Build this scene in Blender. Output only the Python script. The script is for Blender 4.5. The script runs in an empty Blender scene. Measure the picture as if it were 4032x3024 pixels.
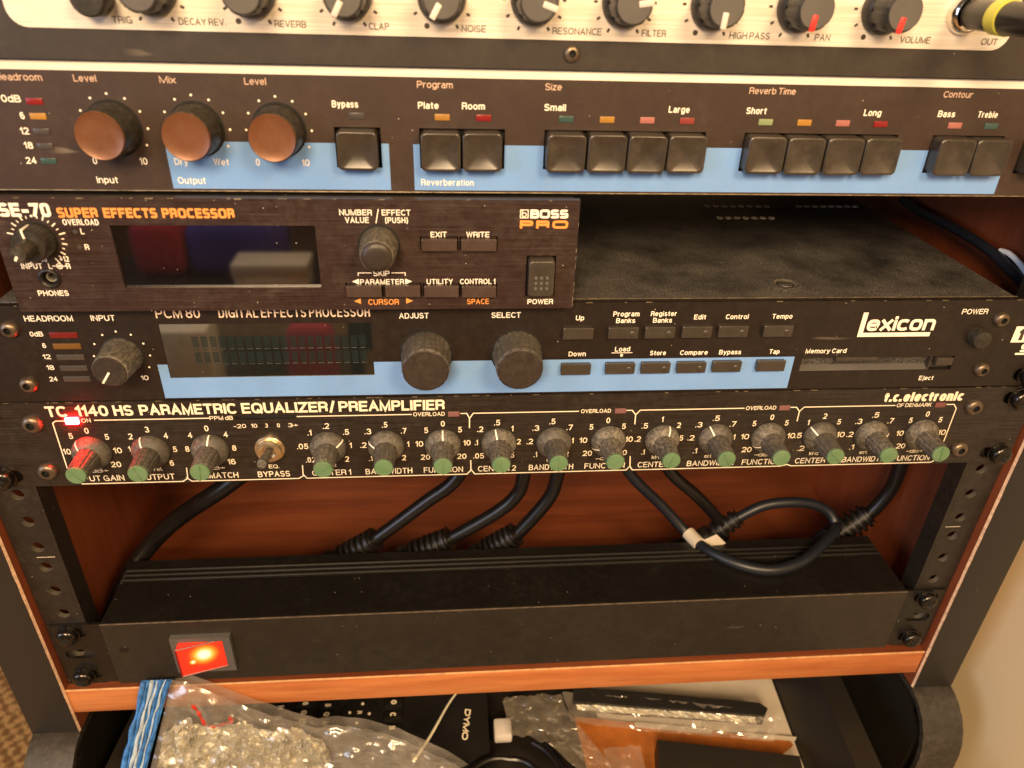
import bpy, bmesh, math, random
from mathutils import Vector, Matrix, noise

# ------------------------------------------------------------------ camera, world, lamps, exposure
# all lengths below are millimetres (x right along the rack, y into the rack, z up; the front panels lie on y = 0)
MM = 0.001
SC = bpy.context.scene
COL = SC.collection

cam = bpy.data.cameras.new('camera')
cam.sensor_width = 36.0
cam.lens = 36.0 * 2919.18 / 4032.0
cam.clip_start = 0.01
cam.clip_end = 50.0
cam.dof.use_dof = True
cam.dof.focus_distance = 0.335
cam.dof.aperture_fstop = 11.0
camo = bpy.data.objects.new('camera', cam)
COL.objects.link(camo)
_pitch, _yaw, _roll = -0.52872, -0.09857, -0.034403
_R = Matrix.Rotation(_yaw, 3, 'Z') @ Matrix.Rotation(_pitch, 3, 'X') @ Matrix.Rotation(_roll, 3, 'Y')
_M = (_R @ Matrix.Rotation(math.radians(90), 3, 'X')).to_4x4()
_M.translation = Vector((-36.31, -279.33, 213.78)) * MM
camo.matrix_world = _M
SC.camera = camo

world = bpy.data.worlds.new('World')
SC.world = world
world.use_nodes = True
_bg = world.node_tree.nodes['Background']
_bg.inputs['Color'].default_value = (1.0, 0.74, 0.52, 1)
_bg.inputs['Strength'].default_value = 0.13

def area_lamp(name, pos, target, size, watts, colour):
    l = bpy.data.lights.new(name, 'AREA')
    l.shape = 'RECTANGLE'; l.size, l.size_y = size
    l.energy = watts; l.color = colour
    o = bpy.data.objects.new(name, l)
    COL.objects.link(o)
    o.location = Vector(pos) * MM
    d = (Vector(target) - Vector(pos)).normalized()
    o.rotation_euler = d.to_track_quat('-Z', 'Y').to_euler()
    return o
area_lamp('ceiling_lamp', (-300, -1150, 760), (0, 0, 40), (0.40, 0.40), 31.0, (1.0, 0.70, 0.40))
area_lamp('warm_fill', (330, -760, 640), (60, 0, 0), (0.25, 0.25), 10.5, (1.0, 0.66, 0.34))  # added warm fill from the right, no lamp known there
area_lamp('window_light', (-1500, -1000, 420), (0, 0, 60), (0.7, 0.9), 13.0, (0.72, 0.80, 1.0))

SC.view_settings.view_transform = 'Standard'
SC.view_settings.look = 'None'
SC.view_settings.gamma = 1.0
SC.view_settings.exposure = -0.26
SC.cycles.max_bounces = 8
SC.cycles.transparent_max_bounces = 16

# ------------------------------------------------------------------ materials
MATS = {}
def mat(n, col, rough=0.5, metal=0.0, dust=0.0, dustcol=(0.42, 0.37, 0.30), speck=0.0, brush=0.0, bump=0.0,
        var=0.12, vscale=60.0, coat=0.0, emit=None, estr=0.0, spec=0.5, scratch=0.0, dscale=220.0):
    m = bpy.data.materials.new(n); m.use_nodes = True
    N = m.node_tree.nodes; L = m.node_tree.links
    B = N['Principled BSDF']
    B.inputs['Roughness'].default_value = rough
    B.inputs['Metallic'].default_value = metal
    B.inputs['Specular IOR Level'].default_value = spec
    if coat: B.inputs['Coat Weight'].default_value = coat; B.inputs['Coat Roughness'].default_value = 0.03; B.inputs['Coat IOR'].default_value = 2.4
    tc = N.new('ShaderNodeTexCoord'); oi = N.new('ShaderNodeObjectInfo')
    mp = N.new('ShaderNodeVectorMath'); mp.operation = 'ADD'
    cb = N.new('ShaderNodeCombineXYZ')
    L.new(oi.outputs['Random'], cb.inputs[0]); L.new(oi.outputs['Random'], cb.inputs[2])
    L.new(tc.outputs['Object'], mp.inputs[0]); L.new(cb.outputs[0], mp.inputs[1])
    P = mp.outputs[0]
    def noise_(scale, detail=4, src=P, rough_=0.6):
        t = N.new('ShaderNodeTexNoise'); t.inputs['Scale'].default_value = scale
        t.inputs['Detail'].default_value = detail; t.inputs['Roughness'].default_value = rough_
        L.new(src, t.inputs['Vector']); return t.outputs['Fac']
    def ramp(src, a, b, va=0.0, vb=1.0):
        r = N.new('ShaderNodeMapRange'); r.inputs['From Min'].default_value = a; r.inputs['From Max'].default_value = b
        r.inputs['To Min'].default_value = va; r.inputs['To Max'].default_value = vb
        L.new(src, r.inputs['Value']); return r.outputs[0]
    def mix(fac, a, b):
        x = N.new('ShaderNodeMix'); x.data_type = 'RGBA'
        if isinstance(fac, float): x.inputs[0].default_value = fac
        else: L.new(fac, x.inputs[0])
        for k, v in ((6, a), (7, b)):
            if isinstance(v, tuple): x.inputs[k].default_value = (*v[:3], 1)
            else: L.new(v, x.inputs[k])
        return x.outputs[2]
    def mul(a, b):
        x = N.new('ShaderNodeMath'); x.operation = 'MULTIPLY'
        L.new(a, x.inputs[0])
        if isinstance(b, float): x.inputs[1].default_value = b
        else: L.new(b, x.inputs[1])
        return x.outputs[0]
    c = mix(ramp(noise_(vscale), 0.3, 0.7), tuple(v * (1 - var) for v in col), tuple(v * (1 + var) for v in col))
    if brush:
        sc = N.new('ShaderNodeVectorMath'); sc.operation = 'MULTIPLY'; sc.inputs[1].default_value = (30, 400, 2600)
        L.new(P, sc.inputs[0])
        bn = noise_(1.0, 3, sc.outputs[0])
        c = mix(mul(ramp(bn, 0.42, 0.72), brush), c, tuple(min(1, v * 1.9 + 0.012) for v in col))
        L.new(ramp(bn, 0.3, 0.7, max(0.05, rough - 0.12), min(1, rough + 0.12)), B.inputs['Roughness'])
    if dust:
        d = mul(ramp(noise_(dscale, 8, rough_=0.75), 0.42, 0.75), ramp(noise_(38.0, 3), 0.25, 0.7))
        c = mix(mul(d, dust), c, dustcol)
    if speck:
        v = N.new('ShaderNodeTexVoronoi'); v.inputs['Scale'].default_value = 420.0
        L.new(P, v.inputs['Vector'])
        sp = N.new('ShaderNodeSeparateColor'); L.new(v.outputs['Color'], sp.inputs[0])
        th = ramp(sp.outputs[0], 1.0 - 0.40 * speck, 1.0, 0.0, 0.11)
        lt = N.new('ShaderNodeMath'); lt.operation = 'LESS_THAN'
        L.new(v.outputs['Distance'], lt.inputs[0]); L.new(th, lt.inputs[1])
        c = mix(mul(lt.outputs[0], 0.7), c, (0.55, 0.48, 0.38))
    if scratch:
        sc2 = N.new('ShaderNodeMapping'); sc2.inputs['Scale'].default_value = (25, 25, 260); sc2.inputs['Rotation'].default_value = (0, 0.7, 0)
        L.new(P, sc2.inputs['Vector'])
        s1 = ramp(noise_(1.0, 2, sc2.outputs[0], 0.3), 0.71, 0.76)
        c = mix(mul(mul(s1, ramp(noise_(26.0, 2), 0.5, 0.66)), scratch), c, (0.42, 0.36, 0.28))
    L.new(c, B.inputs['Base Color'])
    if bump:
        b = N.new('ShaderNodeBump'); b.inputs['Strength'].default_value = bump; b.inputs['Distance'].default_value = 0.0002
        L.new(noise_(1400.0, 3), b.inputs['Height']); L.new(b.outputs[0], B.inputs['Normal'])
    if emit:
        B.inputs['Emission Color'].default_value = (*emit, 1); B.inputs['Emission Strength'].default_value = estr
    MATS[n] = m
    return m

mat('black_anodised', (0.014, 0.0095, 0.008), 0.40, speck=0.4, dust=0.04, bump=0.15, scratch=0.25, spec=0.35)
mat('dark_brown_panel', (0.036, 0.021, 0.016), 0.44, speck=0.3, dust=0.05, bump=0.10, scratch=0.35)
mat('brushed_black', (0.013, 0.009, 0.007), 0.36, brush=0.8, speck=0.3, dust=0.06, spec=0.4)
mat('brushed_brown', (0.024, 0.0125, 0.011), 0.38, brush=0.5, speck=0.8, dust=0.09, scratch=0.35, spec=0.4)
mat('satin_black_panel', (0.030, 0.024, 0.021), 0.42, speck=0.12, dust=0.05, scratch=0.2)
mat('brushed_aluminium', (0.66, 0.60, 0.52), 0.5, metal=0.2, brush=0.45, var=0.06)
mat('bare_aluminium', (0.72, 0.66, 0.58), 0.42, metal=0.15, brush=0.3, var=0.05)
mat('worn_edge_metal', (0.30, 0.24, 0.16), 0.4, metal=0.6, var=0.5, vscale=300.0)
mat('dusty_cover', (0.011, 0.010, 0.010), 0.55, dust=0.85, dustcol=(0.34, 0.31, 0.28), speck=0.5, bump=0.6, dscale=1500.0, scratch=0.5)
mat('black_steel', (0.007, 0.006, 0.005), 0.38, speck=0.3, dust=0.02, bump=0.1)
mat('satin_black_steel', (0.019, 0.015, 0.011), 0.44, speck=0.2, dust=0.04, dscale=160.0, var=0.12, scratch=0.12)
mat('fold_highlight', (0.13, 0.10, 0.075), 0.35, var=0.4, vscale=250.0)
mat('rail_paint', (0.014, 0.011, 0.009), 0.45, dust=0.06, speck=0.4, bump=0.3)
mat('raw_steel', (0.28, 0.25, 0.20), 0.45, metal=0.7, var=0.3, vscale=500.0)
mat('screw_black', (0.06, 0.055, 0.05), 0.22, metal=0.9, var=0.3, vscale=500.0)
mat('screw_bronze', (0.16, 0.12, 0.085), 0.38, metal=0.75, var=0.4, vscale=400.0, dust=0.4)
mat('black_hole', (0.004, 0.004, 0.004), 0.8)  # near-black; in rings round knobs it paints the shade of the gap
mat('knob_black', (0.018, 0.016, 0.014), 0.38, dust=0.45, dustcol=(0.20, 0.17, 0.13), dscale=500.0, bump=0.2)
mat('knob_dusty', (0.055, 0.049, 0.042), 0.58, dust=1.0, dustcol=(0.33, 0.295, 0.24), dscale=600.0, bump=0.6)
mat('knob_smooth', (0.020, 0.020, 0.022), 0.34, dust=0.12, bump=0.1)
mat('brown_cap', (0.165, 0.066, 0.030), 0.36, metal=0.3, dust=0.12, bump=0.1)
mat('grey_cap', (0.085, 0.080, 0.076), 0.42, dust=0.06)
mat('dark_cap', (0.026, 0.019, 0.016), 0.42, dust=0.10, bump=0.2)
mat('green_cap', (0.100, 0.195, 0.095), 0.48, dust=0.25, bump=0.1)
mat('key_black', (0.034, 0.028, 0.023), 0.28, dust=0.35, dustcol=(0.16, 0.13, 0.095), dscale=260.0)
mat('small_key', (0.040, 0.033, 0.027), 0.32, dust=0.06)
mat('key_satin', (0.055, 0.036, 0.030), 0.30, dust=0.06)
mat('blue_ink', (0.165, 0.335, 0.70), 0.42, dust=0.16, var=0.09, vscale=35.0, bump=0.06, scratch=0.12, speck=0.15)
mat('ink_white', (0.92, 0.85, 0.73), 0.5, var=0.05)
mat('ink_cream', (0.86, 0.76, 0.58), 0.5, var=0.05)
mat('ink_tan', (0.64, 0.44, 0.33), 0.5, var=0.08)
mat('ink_sand', (0.78, 0.60, 0.46), 0.5, var=0.06)
mat('ink_orange', (0.80, 0.30, 0.07), 0.5, var=0.06)
mat('ink_black', (0.045, 0.032, 0.026), 0.5, var=0.05)
mat('lens_red', (0.20, 0.012, 0.013), 0.3)
mat('lens_rose', (0.22, 0.040, 0.035), 0.3)
mat('lens_pink', (0.33, 0.125, 0.11), 0.35)
mat('lens_dim', (0.14, 0.012, 0.012), 0.3)
mat('lens_dusk', (0.20, 0.092, 0.092), 0.4)
mat('lens_mauve', (0.17, 0.06, 0.06), 0.35)
mat('lens_amber', (0.35, 0.175, 0.028), 0.35, dust=0.2)
mat('lens_teal', (0.035, 0.075, 0.07), 0.3)
mat('lens_lime', (0.21, 0.27, 0.14), 0.3)
mat('lens_smoke', (0.055, 0.050, 0.048), 0.3)
mat('lens_brown', (0.14, 0.07, 0.018), 0.3)
mat('lamp_red', (0.8, 0.02, 0.02), 0.3, emit=(1.0, 0.004, 0.006), estr=650.0)
mat('dark_glass', (0.004, 0.003, 0.004), 0.03, dust=0.03, dscale=1500.0, speck=0.5, var=0.2, spec=1.0, coat=1.0)
mat('grey_glass', (0.010, 0.013, 0.014), 0.03, speck=0.15, spec=1.0, coat=1.0)
mat('segment_teal', (0.011, 0.021, 0.022), 0.3)
mat('chrome', (0.75, 0.72, 0.68), 0.12, metal=1.0)
mat('gold_nut', (0.72, 0.60, 0.42), 0.28, metal=0.9, var=0.25, vscale=400.0)
mat('cable_black', (0.006, 0.005, 0.005), 0.32, dust=0.02)
mat('cable_navy', (0.010, 0.012, 0.018), 0.40)
mat('rubber_black', (0.006, 0.005, 0.005), 0.42, dust=0.05)
mat('yellow_ring', (0.62, 0.58, 0.07), 0.4)
mat('white_plastic', (0.62, 0.58, 0.54), 0.4)
mat('white_sleeve', (0.78, 0.84, 0.95), 0.4)
mat('edge_band_black', (0.020, 0.017, 0.015), 0.48, speck=0.12, var=0.05, bump=0.1)
mat('chipped_board', (0.62, 0.42, 0.30), 0.8, var=0.3, vscale=400.0)
mat('wood_edge_highlight', (0.66, 0.36, 0.17), 0.5, var=0.25, vscale=200.0)
mat('foot_plastic', (0.030, 0.025, 0.020), 0.52, dust=0.18, speck=0.2, bump=0.8)
mat('tray_plastic', (0.016, 0.013, 0.010), 0.48, bump=0.3)
mat('label_maker_black', (0.012, 0.011, 0.010), 0.40)
mat('paper_white', (0.56, 0.49, 0.40), 0.7, var=0.08)
mat('envelope_orange', (0.40, 0.125, 0.020), 0.65, var=0.2, vscale=90.0, bump=0.2)
mat('blister_black', (0.020, 0.018, 0.016), 0.28)
mat('foil', (0.50, 0.47, 0.37), 0.46, metal=0.35, var=0.35, vscale=140.0)
mat('red_print', (0.45, 0.03, 0.015), 0.4, bump=0.2)
mat('zip_blue', (0.035, 0.17, 0.50), 0.30, var=0.45, vscale=240.0, dust=0.25, dustcol=(0.45, 0.55, 0.65))
mat('zip_pale', (0.42, 0.52, 0.62), 0.2, var=0.3, vscale=200.0)
mat('straw_white', (0.80, 0.76, 0.58), 0.35)
mat('red_cloth', (0.42, 0.03, 0.05), 0.8)
mat('blue_cloth', (0.045, 0.04, 0.26), 0.8)
mat('reflected_carton', (0.78, 0.69, 0.55), 0.7)

def film(n, col, opac, rough):
    m = bpy.data.materials.new(n); m.use_nodes = True
    N = m.node_tree.nodes; L = m.node_tree.links
    out = N['Material Output']; B = N['Principled BSDF']
    B.inputs['Base Color'].default_value = (*col, 1); B.inputs['Roughness'].default_value = rough
    B.inputs['Specular IOR Level'].default_value = 0.7
    t = N.new('ShaderNodeBsdfTransparent'); x = N.new('ShaderNodeMixShader'); gl = N.new('ShaderNodeBsdfGlossy'); gl.inputs['Roughness'].default_value = rough; gl.inputs['Color'].default_value = (1, 1, 1, 1); hz = N.new('ShaderNodeMixShader'); hz.inputs[0].default_value = 0.45; L.new(B.outputs[0], hz.inputs[1]); L.new(gl.outputs[0], hz.inputs[2])
    tc = N.new('ShaderNodeTexCoord'); nz = N.new('ShaderNodeTexNoise'); nz.inputs['Scale'].default_value = 90.0; nz.inputs['Detail'].default_value = 5.0
    L.new(tc.outputs['Object'], nz.inputs['Vector'])
    lw = N.new('ShaderNodeLayerWeight'); lw.inputs['Blend'].default_value = 0.35
    r = N.new('ShaderNodeMapRange'); r.inputs['From Min'].default_value = 0.35; r.inputs['From Max'].default_value = 0.75
    r.inputs['To Min'].default_value = opac * 0.6; r.inputs['To Max'].default_value = min(1, opac * 1.6)
    L.new(nz.outputs['Fac'], r.inputs['Value'])
    a = N.new('ShaderNodeMath'); a.operation = 'MULTIPLY_ADD'; a.use_clamp = True; a.inputs[1].default_value = 0.6
    L.new(lw.outputs['Facing'], a.inputs[0]); L.new(r.outputs[0], a.inputs[2])
    L.new(a.outputs[0], x.inputs[0]); L.new(t.outputs[0], x.inputs[1]); L.new(hz.outputs[0], x.inputs[2])
    L.new(x.outputs[0], out.inputs['Surface'])
    MATS[n] = m
film('bag_film', (0.52, 0.46, 0.38), 0.22, 0.24)
film('clear_film', (0.66, 0.58, 0.46), 0.26, 0.10)

def wood(n, light, dark, axis, rough=0.42):
    m = bpy.data.materials.new(n); m.use_nodes = True
    N = m.node_tree.nodes; L = m.node_tree.links; B = N['Principled BSDF']
    B.inputs['Roughness'].default_value = rough
    tc = N.new('ShaderNodeTexCoord'); mp = N.new('ShaderNodeMapping')
    s = [70.0, 70.0, 70.0]; s[axis] = 5.0
    mp.inputs['Scale'].default_value = s
    L.new(tc.outputs['Object'], mp.inputs['Vector'])
    a = N.new('ShaderNodeTexNoise'); a.inputs['Scale'].default_value = 1.6; a.inputs['Detail'].default_value = 6.0; a.inputs['Roughness'].default_value = 0.6; a.inputs['Distortion'].default_value = 0.6
    b = N.new('ShaderNodeTexNoise'); b.inputs['Scale'].default_value = 9.0; b.inputs['Detail'].default_value = 4.0
    L.new(mp.outputs[0], a.inputs['Vector']); L.new(mp.outputs[0], b.inputs['Vector'])
    cr = N.new('ShaderNodeValToRGB')
    cr.color_ramp.elements[0].position = 0.34; cr.color_ramp.elements[0].color = (*dark, 1)
    cr.color_ramp.elements[1].position = 0.62; cr.color_ramp.elements[1].color = (*light, 1)
    L.new(a.outputs['Fac'], cr.inputs['Fac'])
    x = N.new('ShaderNodeMix'); x.data_type = 'RGBA'; x.blend_type = 'MULTIPLY'; x.inputs[0].default_value = 0.35
    r = N.new('ShaderNodeMapRange'); r.inputs['From Min'].default_value = 0.3; r.inputs['From Max'].default_value = 0.6; r.inputs['To Min'].default_value = 0.62; r.inputs['To Max'].default_value = 1.0
    L.new(b.outputs['Fac'], r.inputs['Value']); L.new(cr.outputs['Color'], x.inputs[6]); L.new(r.outputs[0], x.inputs[7])
    L.new(x.outputs[2], B.inputs['Base Color'])
    MATS[n] = m
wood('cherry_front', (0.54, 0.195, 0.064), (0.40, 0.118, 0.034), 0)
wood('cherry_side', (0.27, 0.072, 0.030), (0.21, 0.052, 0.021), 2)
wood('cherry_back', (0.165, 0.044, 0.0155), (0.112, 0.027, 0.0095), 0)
wood('cherry_shelf_shaded', (0.215, 0.058, 0.021), (0.145, 0.035, 0.0125), 0)  # redder laminate, with the shade inside the cabinet put into its colour

def plaster():
    m = bpy.data.materials.new('plaster'); m.use_nodes = True
    N = m.node_tree.nodes; L = m.node_tree.links; B = N['Principled BSDF']
    tc = N.new('ShaderNodeTexCoord'); nz = N.new('ShaderNodeTexNoise'); nz.inputs['Scale'].default_value = 12.0
    L.new(tc.outputs['Object'], nz.inputs['Vector'])
    cr = N.new('ShaderNodeValToRGB'); cr.color_ramp.elements[0].color = (0.78, 0.62, 0.37, 1); cr.color_ramp.elements[1].color = (0.86, 0.70, 0.44, 1)
    L.new(nz.outputs['Fac'], cr.inputs['Fac']); L.new(cr.outputs['Color'], B.inputs['Base Color'])
    B.inputs['Roughness'].default_value = 0.8
    MATS['plaster'] = m
plaster()

def sisal():
    m = bpy.data.materials.new('sisal'); m.use_nodes = True
    N = m.node_tree.nodes; L = m.node_tree.links; B = N['Principled BSDF']
    tc = N.new('ShaderNodeTexCoord')
    ch = N.new('ShaderNodeTexChecker'); ch.inputs['Scale'].default_value = 110.0
    ch.inputs['Color1'].default_value = (0.62, 0.37, 0.15, 1); ch.inputs['Color2'].default_value = (0.26, 0.13, 0.045, 1)
    nz = N.new('ShaderNodeTexNoise'); nz.inputs['Scale'].default_value = 160.0; nz.inputs['Detail'].default_value = 5.0
    dv = N.new('ShaderNodeMix'); dv.data_type = 'RGBA'; dv.blend_type = 'LINEAR_LIGHT'; dv.inputs[0].default_value = 0.010
    L.new(tc.outputs['Object'], dv.inputs[6]); L.new(nz.outputs['Color'], dv.inputs[7]); L.new(tc.outputs['Object'], nz.inputs['Vector'])
    L.new(dv.outputs[2], ch.inputs['Vector'])
    x = N.new('ShaderNodeMix'); x.data_type = 'RGBA'; x.blend_type = 'MULTIPLY'; x.inputs[0].default_value = 0.7
    L.new(ch.outputs['Color'], x.inputs[6]); L.new(nz.outputs['Color'], x.inputs[7])
    g = N.new('ShaderNodeMix'); g.data_type = 'RGBA'; g.inputs[0].default_value = 0.5
    L.new(ch.outputs['Color'], g.inputs[6]); L.new(x.outputs[2], g.inputs[7])
    L.new(g.outputs[2], B.inputs['Base Color'])
    B.inputs['Roughness'].default_value = 0.95
    MATS['sisal'] = m
sisal()

def lit_lens():
    """Red rocker lens lit from inside by a small neon lamp: the glow is brightest at the lamp."""
    m = bpy.data.materials.new('lit_lens'); m.use_nodes = True
    N = m.node_tree.nodes; L = m.node_tree.links; B = N['Principled BSDF']
    B.inputs['Base Color'].default_value = (0.55, 0.02, 0.01, 1); B.inputs['Roughness'].default_value = 0.2
    tc = N.new('ShaderNodeTexCoord')
    def spot(c, rad):
        d = N.new('ShaderNodeVectorMath'); d.operation = 'DISTANCE'; d.inputs[1].default_value = c
        L.new(tc.outputs['Object'], d.inputs[0])
        r = N.new('ShaderNodeMapRange'); r.interpolation_type = 'SMOOTHSTEP'
        r.inputs['From Min'].default_value = rad; r.inputs['From Max'].default_value = rad * 0.12
        L.new(d.outputs['Value'], r.inputs['Value']); return r.outputs[0]
    a = spot((0.0012, -0.0042, 0.0022), 0.0105); b = spot((-0.0045, -0.006, -0.0015), 0.0030)
    mx = N.new('ShaderNodeMath'); mx.operation = 'MAXIMUM'; L.new(a, mx.inputs[0]); L.new(b, mx.inputs[1])
    sx = N.new('ShaderNodeSeparateXYZ'); L.new(tc.outputs['Object'], sx.inputs[0])
    rib = N.new('ShaderNodeMath'); rib.operation = 'SINE'
    ms = N.new('ShaderNodeMath'); ms.operation = 'MULTIPLY'; ms.inputs[1].default_value = 9000.0
    L.new(sx.outputs['X'], ms.inputs[0]); L.new(ms.outputs[0], rib.inputs[0])
    rr = N.new('ShaderNodeMath'); rr.operation = 'MULTIPLY_ADD'; rr.inputs[1].default_value = 0.035; rr.use_clamp = True
    L.new(rib.outputs[0], rr.inputs[0]); L.new(mx.outputs[0], rr.inputs[2])
    cr = N.new('ShaderNodeValToRGB'); E = cr.color_ramp.elements
    E[0].position = 0.0; E[0].color = (0.95, 0.035, 0.012, 1)
    E[1].position = 1.0; E[1].color = (1.6, 1.5, 0.95, 1)
    for p, c in ((0.25, (1.0, 0.06, 0.012, 1)), (0.55, (1.15, 0.34, 0.02, 1)), (0.8, (1.3, 0.85, 0.12, 1))):
        e = E.new(p); e.color = c
    L.new(rr.outputs[0], cr.inputs['Fac']); L.new(cr.outputs['Color'], B.inputs['Emission Color'])
    B.inputs['Emission Strength'].default_value = 1.0
    MATS['lit_lens'] = m
lit_lens()

# ------------------------------------------------------------------ mesh helpers
class G:
    """collects faces in millimetres, then links them as ONE mesh object"""
    def __init__(s): s.v = []; s.f = []; s.m = []
    def add(s, vs, fs, mi=0):
        o = len(s.v); s.v += [tuple(q) for q in vs]
        for f in fs: s.f.append(tuple(i + o for i in f)); s.m.append(mi)
    def box(s, x0, x1, y0, y1, z0, z1, b=0.0, mi=0):
        if b <= 0:
            vs = [(x, y, z) for x in (x0, x1) for y in (y0, y1) for z in (z0, z1)]
            s.add(vs, [(0, 1, 3, 2), (4, 6, 7, 5), (0, 4, 5, 1), (2, 3, 7, 6), (0, 2, 6, 4), (1, 5, 7, 3)], mi); return
        bm = bmesh.new()
        r = bmesh.ops.create_cube(bm, size=1.0)
        for v in bm.verts: v.co = ((x0 + x1) / 2 + v.co.x * (x1 - x0), (y0 + y1) / 2 + v.co.y * (y1 - y0), (z0 + z1) / 2 + v.co.z * (z1 - z0))
        bmesh.ops.bevel(bm, geom=bm.edges[:], offset=b, segments=2, affect='EDGES', profile=0.5)
        s.bm(bm, mi)
    def bm(s, bm, mi=0):
        bm.verts.index_update()
        s.add([v.co[:] for v in bm.verts], [[v.index for v in f.verts] for f in bm.faces], mi); bm.free()
    def lathe(s, prof, n=32, c=(0, 0, 0), flute=None, mi=0, axis='y'):
        """prof: (radius, y) from the panel outwards (y gets negative); closed at r = 0"""
        vs = []; rows = []
        for k, (r, y) in enumerate(prof):
            if r <= 0: rows.append([len(vs)]); vs.append((0, y, 0)); continue
            row = []
            for i in range(n):
                a = 2 * math.pi * i / n
                q = r * (flute(a, k) if flute else 1.0)
                row.append(len(vs)); vs.append((q * math.sin(a), y, q * math.cos(a)))
            rows.append(row)
        fs = []
        for A, B in zip(rows, rows[1:]):
            if len(A) == 1 and len(B) == 1: continue
            if len(A) == 1: fs += [(A[0], B[i], B[(i + 1) % n]) for i in range(n)]
            elif len(B) == 1: fs += [(A[(i + 1) % n], A[i], B[0]) for i in range(n)]
            else: fs += [(A[(i + 1) % n], A[i], B[i], B[(i + 1) % n]) for i in range(n)]
        if axis == 'y': vs = [(c[0] + x, c[1] + y, c[2] + z) for x, y, z in vs]
        else: vs = [(c[0] + x, c[1] + z, c[2] - y) for x, y, z in vs]
        s.add(vs, fs, mi)
    def poly(s, pts, y0, y1, mi=0):
        """extrude an (x, z) polygon (anticlockwise seen from the front) from y0 (front) to y1"""
        n = len(pts)
        vs = [(x, y0, z) for x, z in pts] + [(x, y1, z) for x, z in pts]
        s.add(vs, [tuple(range(n)), tuple(range(2 * n - 1, n - 1, -1))] + [(i, i + n, (i + 1) % n + n, (i + 1) % n) for i in range(n)], mi)
    def plate(s, x0, x1, z0, z1, y0, y1, rects=(), rounds=(), mi=0, wall=None):
        """panel with real openings. rects: (x0, x1, z0, z1); rounds: (cx, cz, half width of slot centres, radius)"""
        wall = mi if wall is None else wall
        cells = [tuple(r) + (None,) for r in rects]
        for cx, cz, h, r in rounds: cells.append((cx - h - r * 1.25, cx + h + r * 1.25, cz - r * 1.25, cz + r * 1.25, (cx, cz, h, r)))
        X = sorted({x0, x1} | {c[0] for c in cells} | {c[1] for c in cells}); Z = sorted({z0, z1} | {c[2] for c in cells} | {c[3] for c in cells})
        X = [x for x in X if x0 <= x <= x1]; Z = [z for z in Z if z0 <= z <= z1]
        for i in range(len(X) - 1):
            for j in range(len(Z) - 1):
                mx, mz = (X[i] + X[i + 1]) / 2, (Z[j] + Z[j + 1]) / 2
                if any(c[0] < mx < c[1] and c[2] < mz < c[3] for c in cells): continue
                a, b, c_, d = X[i], X[i + 1], Z[j], Z[j + 1]
                s.add([(a, y0, c_), (b, y0, c_), (b, y0, d), (a, y0, d), (a, y1, c_), (b, y1, c_), (b, y1, d), (a, y1, d)], [(0, 1, 2, 3), (7, 6, 5, 4)], mi)
        s.add([(x0, y0, z0), (x1, y0, z0), (x1, y0, z1), (x0, y0, z1), (x0, y1, z0), (x1, y1, z0), (x1, y1, z1), (x0, y1, z1)],
              [(1, 0, 4, 5), (2, 1, 5, 6), (3, 2, 6, 7), (0, 3, 7, 4)], mi)
        for a, b, c_, d, rd in cells:
            if rd is None:
                s.add([(a, y0, c_), (b, y0, c_), (b, y0, d), (a, y0, d), (a, y1, c_), (b, y1, c_), (b, y1, d), (a, y1, d)],
                      [(0, 1, 5, 4), (1, 2, 6, 5), (2, 3, 7, 6), (3, 0, 4, 7)], wall)
            else:
                cx, cz, h, r = rd
                inner = [(cx + (h if math.cos(t) > 1e-9 else -h if math.cos(t) < -1e-9 else 0) + r * math.cos(t), cz + r * math.sin(t)) for t in [2 * math.pi * k / 20 + math.pi / 20 for k in range(20)]]
                out = []
                for px, pz in inner:
                    dx, dz = px - cx, pz - cz
                    k = min(((b - a) / 2) / abs(dx) if dx else 9e9, ((d - c_) / 2) / abs(dz) if dz else 9e9)
                    out.append((cx + dx * k, cz + dz * k))
                n = 20; vs = []
                for px, pz in out: vs.append((px, y0, pz))
                for px, pz in inner: vs.append((px, y0, pz))
                for px, pz in inner: vs.append((px, y1, pz))
                fs = [(i, (i + 1) % n, n + (i + 1) % n, n + i) for i in range(n)]
                s.add(vs, fs, mi)
                s.add(vs, [(n + i, n + (i + 1) % n, 2 * n + (i + 1) % n, 2 * n + i) for i in range(n)], wall)
                for q in ((a, c_), (b, c_), (b, d), (a, d)):     # corner fillers of the cell
                    near = sorted(range(n), key=lambda i: (out[i][0] - q[0]) ** 2 + (out[i][1] - q[1]) ** 2)[:2]
                    i0, i1 = near
                    tri = [(out[i0][0], y0, out[i0][1]), (q[0], y0, q[1]), (out[i1][0], y0, out[i1][1])]
                    (ax, _, az), (bx, _, bz), (cx2, _, cz2) = tri
                    if (bx - ax) * (cz2 - az) - (bz - az) * (cx2 - ax) < 0: tri.reverse()
                    s.add(tri, [(0, 1, 2)], mi)
    def tube(s, pts, r, n=12, sub=8, mi=0, closed=False, rib=None):
        P = [Vector(q) for q in pts]
        path = []
        m = len(P)
        for i in range(m if closed else m - 1):
            g = (lambda k: P[k % m]) if closed else (lambda k: P[max(0, min(m - 1, k))])
            p0, p1, p2, p3 = g(i - 1), g(i), g(i + 1), g(i + 2)
            for k in range(sub):
                t = k / sub
                path.append(0.5 * ((2 * p1) + (-p0 + p2) * t + (2 * p0 - 5 * p1 + 4 * p2 - p3) * t * t + (-p0 + 3 * p1 - 3 * p2 + p3) * t ** 3))
        if not closed: path.append(P[-1])
        vs = []; up = None; K = len(path)
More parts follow.
